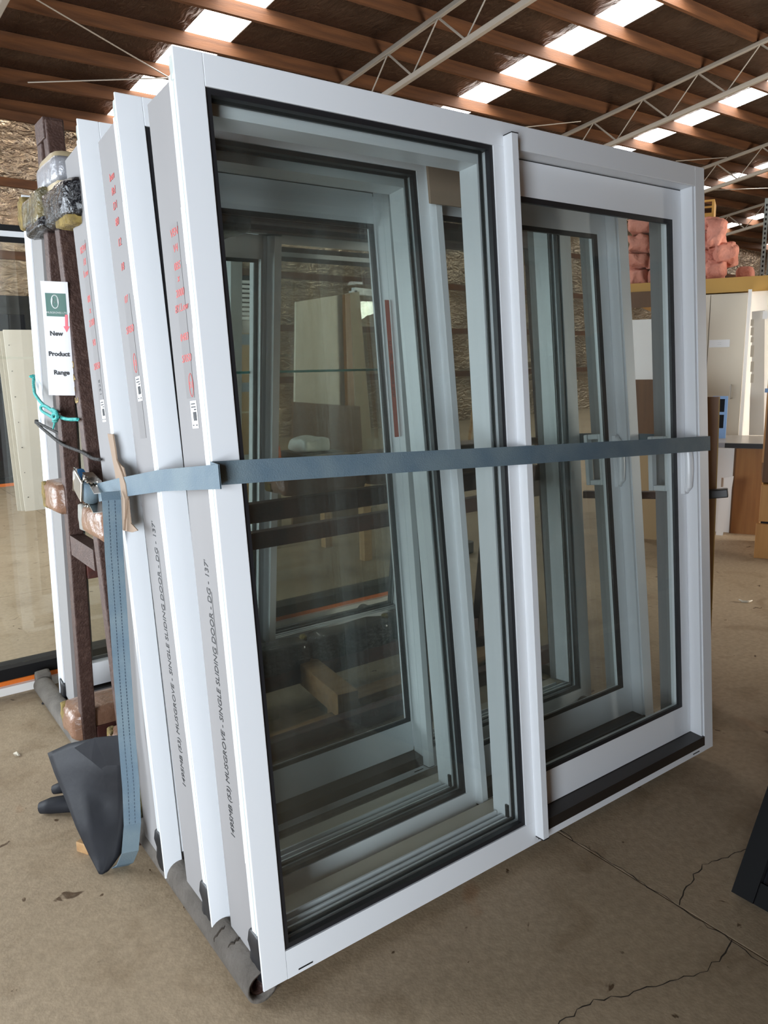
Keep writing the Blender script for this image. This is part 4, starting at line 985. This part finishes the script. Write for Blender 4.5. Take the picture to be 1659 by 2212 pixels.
# beech drawers and dark tall cabinet at the right edge
d = 6.23; DR = fempty('drawer_unit', d, 0); tag(DR, 'beech drawer unit with two drawer fronts on the concrete floor', 'drawers')
r_, _ = fpx(1628, 1205, d); r2 = r_ + 1.0
zt2 = fpx(1640, 1047, d)[1]; zg = fpx(1635, 1128, d)[1]
box('carcass', (r_ + .03, r2, 0.05, 0.6, 0, zt2 - .01), 'beech', DR)
box('drawer', (r_, r2, 0, 0.03, 0.0, zg - .012), 'beech', DR, bevel=.002); box('drawer', (r_ + .015, r2, -0.02, 0.01, zg + .012, zt2), 'beech', DR, bevel=.002)
box('drawer_gap', (r_ + .03, r2, 0.031, 0.049, zg - .012, zg + .012), 'dark', DR)
d = 6.35; TC = fempty('tall_brown_cabinet', d, 0); tag(TC, 'dark brown tall cabinet at the right edge above the beech drawers', 'cabinet')
ra, zz0 = fpx(1646, 1047, d); zt3 = fpx(1650, 820, d)[1]
box('body', (ra, ra + .8, 0, 0.5, zt2 + .0, zt3), 'darkwood', TC)
box('front_edge', (ra - .012, ra - .0005, 0, 0.02, zt2 + .15, zt3), 'beech', TC)
bm = bmesh.new(); q = fpx(1652, 842, d); bx(bm, q[0], q[0] + .2, -0.006, -0.0005, q[1] - .02, q[1] + .01); obj('blue_tag', bm, 'blue', TC)
# mezzanine with ochre fascia, and what is stored on it
zcup = z1_cup
d = 8.12; MZ = fempty('mezzanine', d, 0); tag(MZ, 'storage loft with ochre fascia board over the cupboards', 'loft')
zm0 = zcup + .012; zm1 = fpx(1600, 598, d)[1]; rm0 = fpx(1340, 620, d)[0]
box('fascia_board', (fpx(1500, 620, d)[0], 4.5, 0.0, 0.03, zm0, zm1), 'fascia', MZ)
box('dark_edge', (rm0, fpx(1500, 620, d)[0] - .002, 0.0, 0.03, zm0 - .1, zm0 + .05), 'darkwood', MZ)
box('deck', (rm0, 4.5, 0.031, 3.2, zm0, zm1), 'ochre', MZ)
box('carrier_wall', (rm0, 4.5, 3.2, 3.3, 0.0, zm1), 'wallboard', MZ)
zd = zm1
GPk = 'pink insulation batts on the loft'
k = 0
spec = [((1352, 1400), (470, 625)), ((1400, 1450), (480, 625)), ((1448, 1500), (478, 625)), ((1498, 1545), (470, 610))]
for (pa, pb), (ya, yb) in spec:
    za, zb2 = zd, fpx(pa, ya, d + .3)[1]; n = 4
    for i in range(n):
        h = (zb2 - za) / n; rr0, rr1 = fpx(pa, 600, d + .3)[0], fpx(pb, 600, d + .3)[0]
        o = lumpy('insulation_batt', (rr0, rr1, 0.3, 0.85, za + i * h, za + (i + 1) * h), 'pink', None, amp=0.045, cuts=12, freq=9, seed=k, rnd_=6)
        o.location = fr(d); o.rotation_euler = (0, 0, RZ)
        tag(o, 'pink insulation batt %s %s' % (('lowest', 'second from the bottom', 'third from the bottom', 'topmost')[i], ('in the leftmost column of the loft pile', 'in the second column of the loft pile', 'in the third column of the loft pile', 'in the right column beside the doors')[spec.index(((pa, pb), (ya, yb)))]), 'insulation', GPk); k += 1
for q0, q1, lab in (((1524, 545), (1568, 472), 'topmost loose pink insulation lump right of the door head'), ((1540, 570), (1592, 524), 'pink insulation tongue sticking out farthest right'), ((1524, 605), (1563, 560), 'bottom pink insulation lump resting on the ochre loft')):
    a = fpx(*q0, d + .25); b = fpx(*q1, d + .25)
    o = lumpy('insulation_lump', (a[0], b[0], 0.12, 0.62, max(a[1], zd), b[1]), 'pink', None, amp=0.06, cuts=14, freq=7, seed=k, rnd_=4); k += 1
    o.location = fr(d); o.rotation_euler = (0, 0, RZ); tag(o, lab, 'insulation', GPk)
a = fpx(1590, 602, d + 1.2); b = fpx(1628, 575, d + 1.2)
o = lumpy('bagged_insulation', (a[0], b[0], 1.2, 1.7, zd, b[1]), M['pink'], None, amp=0.03, cuts=5, freq=5, seed=44); o.location = fr(d); o.rotation_euler = (0, 0, RZ)
tag(o, 'dim bagged pink insulation farther back on the loft', 'insulation')
# ochre crate behind the batts
CR = fempty('ochre_crate', d + 1.3, 0); tag(CR, 'ochre board crate with an open top panel behind the pink insulation', 'crate')
a = fpx(1470, 600, d + 1.3); b = fpx(1544, 430, d + 1.3); zc = fpx(1530, 460, d + 1.3)[1]
box('panel', (a[0], b[0], 0, 0.4, zd, zc), 'ochre', CR)
bm = bmesh.new(); bx(bm, b[0] - .025, b[0], 0, 0.4, zc, b[1]); bx(bm, a[0], b[0] - .025, 0, 0.02, b[1] - .02, b[1]); bx(bm, a[0], b[0] - .025, 0.38, 0.4, b[1] - .02, b[1]); obj('top_frame', bm, 'ochre', CR)
# pallet racking far right
PRk = fempty('pallet_racking', d + 1.8, 0); tag(PRk, 'galvanised pallet racking upright with orange beam on the loft', 'racking')
a = fpx(1641, 595, d + 1.8); b = fpx(1650, 490, d + 1.8)
for off in (0.0, 0.065):
    bm = bmesh.new(); bx(bm, a[0] + off, a[0] + off + .045, 0, 0.05, zd, b[1] + .3); obj('upright', bm, 'gal', PRk)
    bm = bmesh.new(); z = zd + .05
    while z < b[1] + .25: bx(bm, a[0] + off + .015, a[0] + off + .03, -0.002, -0.0003, z, z + .025); z += .05
    obj('perforation', bm, 'dark', PRk)['kind'] = 'stuff'
q = fpx(1650, 563, d + 1.8); box('beam', (a[0] + .112, a[0] + 1.9, -0.03, 0.05, q[1] - .06, q[1] + .05), 'orange', PRk)
# small bits of dark clutter under the loft
for nm, px0, px1, py0, py1, dd, m_, lab, cat in (
    ('cardboard_box', 1370, 1400, 950, 1050, 6.6, 'tan', 'tan carton seen between the door stiles at right', 'box'),
    ('wooden_sheet', 1368, 1398, 820, 960, 7.2, 'darkwood', 'dark wooden panel behind the right sliding panes', 'panel'),
    ('white_panel', 1372, 1396, 690, 830, 7.6, 'whiteboard', 'white panel with a socket seen between two door stiles', 'panel')):
    a = fpx(px0, py1, dd); b = fpx(px1, py0, dd)
    o = box(nm, (a[0] - .15, b[0] + .1, 0, 0.05, 0.0, b[1]), m_); o.location = fr(dd); o.rotation_euler = (0, 0, RZ); tag(o, lab, cat)

# ------------------------------------------------------------------ black joinery leaning at the lower right
BK = empty('leaning_joinery', (1.235, -0.47, 0.012), (0, math.radians(31), 0)); tag(BK, 'black aluminium frame leaning at the lower right edge', 'frame')
box('jamb', (0.0, 0.04, -0.05, 0.0, 0.0, 2.0), 'blackmetal', BK); box('jamb', (0.0, 0.04, -1.3, -1.25, 0.0, 2.0), 'blackmetal', BK)
box('flange', (-0.004, 0.0, -0.05, 0.012, 0.0, 2.0), 'blackmetal', BK)
box('bottom_rail', (0.0, 0.04, -1.249, -0.051, 0.0, 0.06), 'blackmetal', BK); box('top_rail', (0.0, 0.04, -1.249, -0.051, 1.94, 2.0), 'blackmetal', BK)
box('pane', (0.015, 0.02, -1.249, -0.051, 0.0602, 1.9398), 'dark', BK)
lumpy('felt_pad', (0.045, 0.075, -0.30, -0.075, -0.01, 0.11), 'cloth', BK, amp=0.004)

CT = empty('joinery_crate', (2.07, -1.55, 0)); tag(CT, 'low crate that the leaning black frame rests against', 'crate')
for zc_ in (0.0, 0.27, 0.54, 0.81, 1.08):
    for ya_ in (0.0, 0.78): box('crate_board', (0, 0.7, ya_, ya_ + .02, zc_ + .02, zc_ + .25), 'darkwood', CT)
for xa_ in (0.0, 0.66):
    for ya_ in (0.021, 0.739): box('crate_post', (xa_, xa_ + .04, ya_, ya_ + .04, 0, 1.34), 'darkwood', CT)
for q, x0_ in enumerate((-1.45, 1.15, 3.75)):  # unseen stacks, added to keep light off the door fronts and near floor
    JS = empty('unseen_blocker', (x0_, -1.88, 0)); tag(JS, ('unseen black stack added behind the viewer to block light', 'unseen black stack added to block light beside the leaning black frame', 'unseen black stack added to block light at the right end')[q], 'joinery', 'unseen stacks added to block light')
    for i in range(6):
        f_ = empty('blocker_unit', (0, -i * .17 - .12, 0), parent=JS)
        bm = bmesh.new(); ring(bm, 0.0, 2.5, 0.0, 2.6, 0.08, 0, 0.12); obj('blocker_frame', bm, 'blackmetal', f_)
        box('blocker_panel', (.0805, 2.4195, .06, .075,   .0805, 2.5195), 'darkwood' if i % 2 == 0 else 'dark', f_)

# ------------------------------------------------------------------ left background: leaning plasterboard, dark glazed door
def yp(px, py, y): return on(px, py, 1, y)
LBo = empty('plasterboard_stack', (0.91, 7.45, 0), (-0.05, 0, 0.0)); tag(LBo, 'pale plasterboard sheets leaning upright at the far left', 'plasterboard')
hb = 1.93
for i, (xa, yo) in enumerate(((0.06, 0.0), (0.03, 0.04), (0.0, 0.08))):
    box('board', (xa, 1.28 + .05 * i, yo, yo + .03, 0, hb - .01 * i), 'gib' if i == 0 else 'gib_edge', LBo)
bm = bmesh.new()
for i in range(7):
    for xx in (0.10, 0.42, 0.9): tube(bm, [(xx + random.uniform(-.01, .01), -0.0015, 0.15 + i * .27), (xx, -0.0002, 0.15 + i * .27)], 0.006, 6)
obj('screw_heads', bm, 'ink', LBo)
DG_ = empty('dark_glazed_door', (0.2, 9.6, 0)); tag(DG_, 'dark glazed door with orange bottom strip at the far left', 'door')
bm = bmesh.new(); ring(bm, 0.0, 1.5, 0.04, 2.3, 0.08, 0, 0.06); obj('frame', bm, 'blackmetal', DG_)
box('pane', (0.0805, 1.4195, 0.025, 0.035, 0.1205, 2.2195), 'dark', DG_); box('orange_strip', (0, 1.5, -0.005, 0.06, 0.0, 0.0395), 'orange', DG_)
box('far_beam', (0.0, 3.2, 0.3, 0.42, 2.32, 2.48), 'blackmetal', None).location = (0.3, 9.6, 0)  # long dark beam above the far left boards
o = bpy.data.objects['far_beam']; o.name = 'dark_beam'; tag(o, 'long dark beam above the far left plasterboard', 'beam')
for i, xx in enumerate((0.35, 3.3)):
    o = box('beam_post', (xx, xx + .08, 9.92, 10.0, 0, 2.32), 'blackmetal'); tag(o, ('dark post under the left end of the long beam', 'dark post under the right end of the long beam')[i], 'post')

# ------------------------------------------------------------------ workshop clutter seen through the glass
def panel_y(name, pxs, y, th, material, label, cat, group=None, floor_=False, parts=None):
    """upright board in the plane y = const, outline given by image directions"""
    P = [yp(*q, y) for q in pxs]; z0 = min(p.z for p in P)
    bm = bmesh.new(); prism(bm, [(p.x, (0.0 if floor_ and p.z < z0 + .25 else p.z)) for p in P], 0, th)
    o = obj(name, bm, material); o.location = (0, y, 0)
    return tag(o, label, cat, group)
panel_y('cream_sheet', [(640, 652), (752, 634), (775, 1080), (632, 1080)], 5.0, 0.03, 'cream', 'large cream sheet leaning behind the rack, seen through the front glass', 'panel', floor_=True)
panel_y('brown_edge_board', [(745, 636), (756, 634), (775, 1080), (757, 1080)], 4.93, 0.05, 'brownply', 'brown edged board standing against the cream sheet', 'board', floor_=True)
panel_y('green_grey_sheet', [(757, 632), (776, 630), (815, 1080), (778, 1080)], 5.06, 0.03, 'gib_edge', 'dull grey green sheet right of the cream sheet', 'panel', floor_=True)
panel_y('brown_sheet', [(634, 868), (778, 878), (790, 1080), (630, 1080)], 4.7, 0.03, 'darkwood', 'low brown sheet with torn top in front of the cream sheet', 'panel', floor_=True)
WW = [yp(*q, 5.6) for q in ((766, 628), (838, 636), (850, 800), (790, 800))]
wn = empty('white_window', (0, 5.6, 0)); tag(wn, 'white framed window leaning beyond the cream sheet', 'window')
bm = bmesh.new(); P = [(p.x, p.z) for p in WW]; P[2] = (P[2][0], 0.0); P[3] = (P[3][0], 0.0)
for a, b in zip(P, P[1:] + P[:1]): beam(bm, (a[0], 0.03, a[1]), (b[0], 0.03, b[1]), 0.06, 0.07, (0, 0.0, 1) if abs(a[1] - b[1]) < .3 else (1, 0, 0))
obj('frame', bm, 'white', wn)
bm = bmesh.new(); prism(bm, P, 0.025, 0.031); obj('pane', bm, 'glass_far', wn)
# workbench across the back, with things on it
yb_ = 3.6; zw = yp(700, 985, yb_).z; x0_ = yp(470, 985, yb_).x; x1_ = yp(760, 985, yb_).x
WB = empty('work_bench', (0, yb_, 0)); tag(WB, 'wooden work bench behind the rack, partly hidden by the strap', 'bench')
box('top', (x0_, x1_, -0.35, 0.35, zw - .05, zw), 'timber', WB)
for xx in (x0_ + .05, x1_ - .12):
    for yy in (-0.32, 0.25): box('leg', (xx, xx + .07, yy, yy + .07, 0, zw - .05), 'timber', WB)
def on_bench(name, px0, px1, py, mat_, label, cat, h, dep=0.25, soft=True, yo=0.0):
    a = yp(px0, 985, yb_ + yo).x; b = yp(px1, 985, yb_ + yo).x
    if soft: o = lumpy(name, (a, b, -dep / 2, dep / 2, zw, zw + h), mat_, None, amp=0.025, cuts=5, freq=8, seed=int(px0))
    else: o = box(name, (a, b, -dep / 2, dep / 2, zw, zw + h), mat_, None, bevel=.006)
    o.location = (0, yb_ + yo, 0); tag(o, label, cat)
on_bench('plastic_bag', 640, 696, 950, 'bag', 'white plastic bag on the work bench', 'bag', 0.10)
on_bench('tool_case', 632, 715, 975, 'blackedge', 'black tool case lying under the white bag', 'case', 0.05, 0.4, False, 0.0)
bpy.data.objects['plastic_bag'].location.z += 0.05
on_bench('orange_bag', 568, 592, 935, 'orangebag', 'crumpled orange bag on the work bench', 'bag', 0.12)
on_bench('parts_tray', 512, 566, 965, 'spacer', 'grey tray of small parts on the left of the bench', 'tray', 0.05, 0.3, False)
on_bench('parts_tray', 568, 600, 965, 'blackedge', 'dark tray in front of the crumpled orange bag', 'tray', 0.04, 0.2, False, -0.22)
TCb = empty('striped_cabinet', (0, 6.4, 0)); tag(TCb, 'tan cabinet with grey blue bands behind the work bench', 'cabinet')
a, b = yp(505, 800, 6.4), yp(585, 720, 6.4)
box('body', (a.x - .2, b.x, 0, 0.5, 0, b.z), 'tan', TCb)
for py0, py1 in ((722, 745), (826, 846)):
    box('band', (a.x - .2, b.x + .002, -0.006, -0.0005, yp(540, py1, 6.4).z, yp(540, py0, 6.4).z), 'pale_blue', TCb)
for py in (808, 892): box('shelf_line', (a.x - .2, b.x + .002, -0.004, -0.0005, yp(540, py, 6.4).z, yp(540, py, 6.4).z + .02), 'cream', TCb)
LV = empty('louvre_window', (0, 8.6, 0)); tag(LV, 'bright slatted louvre window high on the far left through glass', 'window')
a, b = yp(512, 690, 8.6), yp(533, 602, 8.6)
n = 9
for i in range(n):
    z = a.z + (b.z - a.z) * i / n
    bm = bmesh.new(); bx(bm, a.x - .05, b.x + .1, 0, 0.05, z, z + (b.z - a.z) / n * 0.6, None); obj('slat', bm, 'white', LV)
box('back_board', (a.x - .08, b.x + .12, 0.06, 0.08, 0.0, b.z + .05), 'dark', LV)
# fluorescent batten, broom, dark boards
FL = empty('fluorescent_batten', (0, 11.75, 0)); tag(FL, 'fluorescent batten light hung across the far wall', 'light')
a, b = yp(668, 556, 11.75), yp(790, 567, 11.75); zl_ = (a.z + b.z) / 2
box('housing', (a.x, b.x, -0.03, 0.03, zl_ + .015, zl_ + .06), 'whiteboard', FL); bm = bmesh.new(); tube(bm, [(a.x + .03, 0, zl_), (b.x - .03, 0, zl_)], 0.013, 8); obj('tube', bm, 'tube', FL)
BRm = empty('broom', (0, 2.95, 0)); tag(BRm, 'broom leaning behind the middle door mullion', 'broom')
a, b = yp(1046, 690, 2.95), yp(1020, 900, 2.95); dv = (b - a); foot_ = a + dv * ((a.z - 0.10) / (a.z - b.z))
bm = bmesh.new(); tube(bm, [(a.x, 0, a.z), (foot_.x, 0, 0.10)], 0.012, 8); obj('handle', bm, 'timber', BRm)
bm = bmesh.new(); bx(bm, foot_.x - .16, foot_.x + .16, -0.03, 0.03, 0.0, 0.10); obj('brush_head', bm, 'blackedge', BRm, bevel=.01)
panel_y('dark_board', [(884, 560), (934, 575), (930, 1080), (868, 1080)], 3.1, 0.03, 'blackedge', 'dark panel standing behind the rear rack rail', 'panel', floor_=True)
panel_y('grey_sheet', [(570, 660), (596, 655), (605, 1080), (590, 1080)], 4.2, 0.02, 'gib_edge', 'narrow grey green sheet standing left of the cream sheet', 'panel', floor_=True)
panel_y('crate_box', [(640, 1170), (760, 1155), (760, 1210), (640, 1225)], 4.3, 0.5, 'card', 'cardboard carton on the floor behind the rack', 'carton', floor_=True)
panel_y('dark_board', [(500, 560), (516, 560), (512, 1080), (480, 1080)], 4.6, 0.03, 'darkwood', 'dark brown board at the left behind the front glass', 'panel', floor_=True)
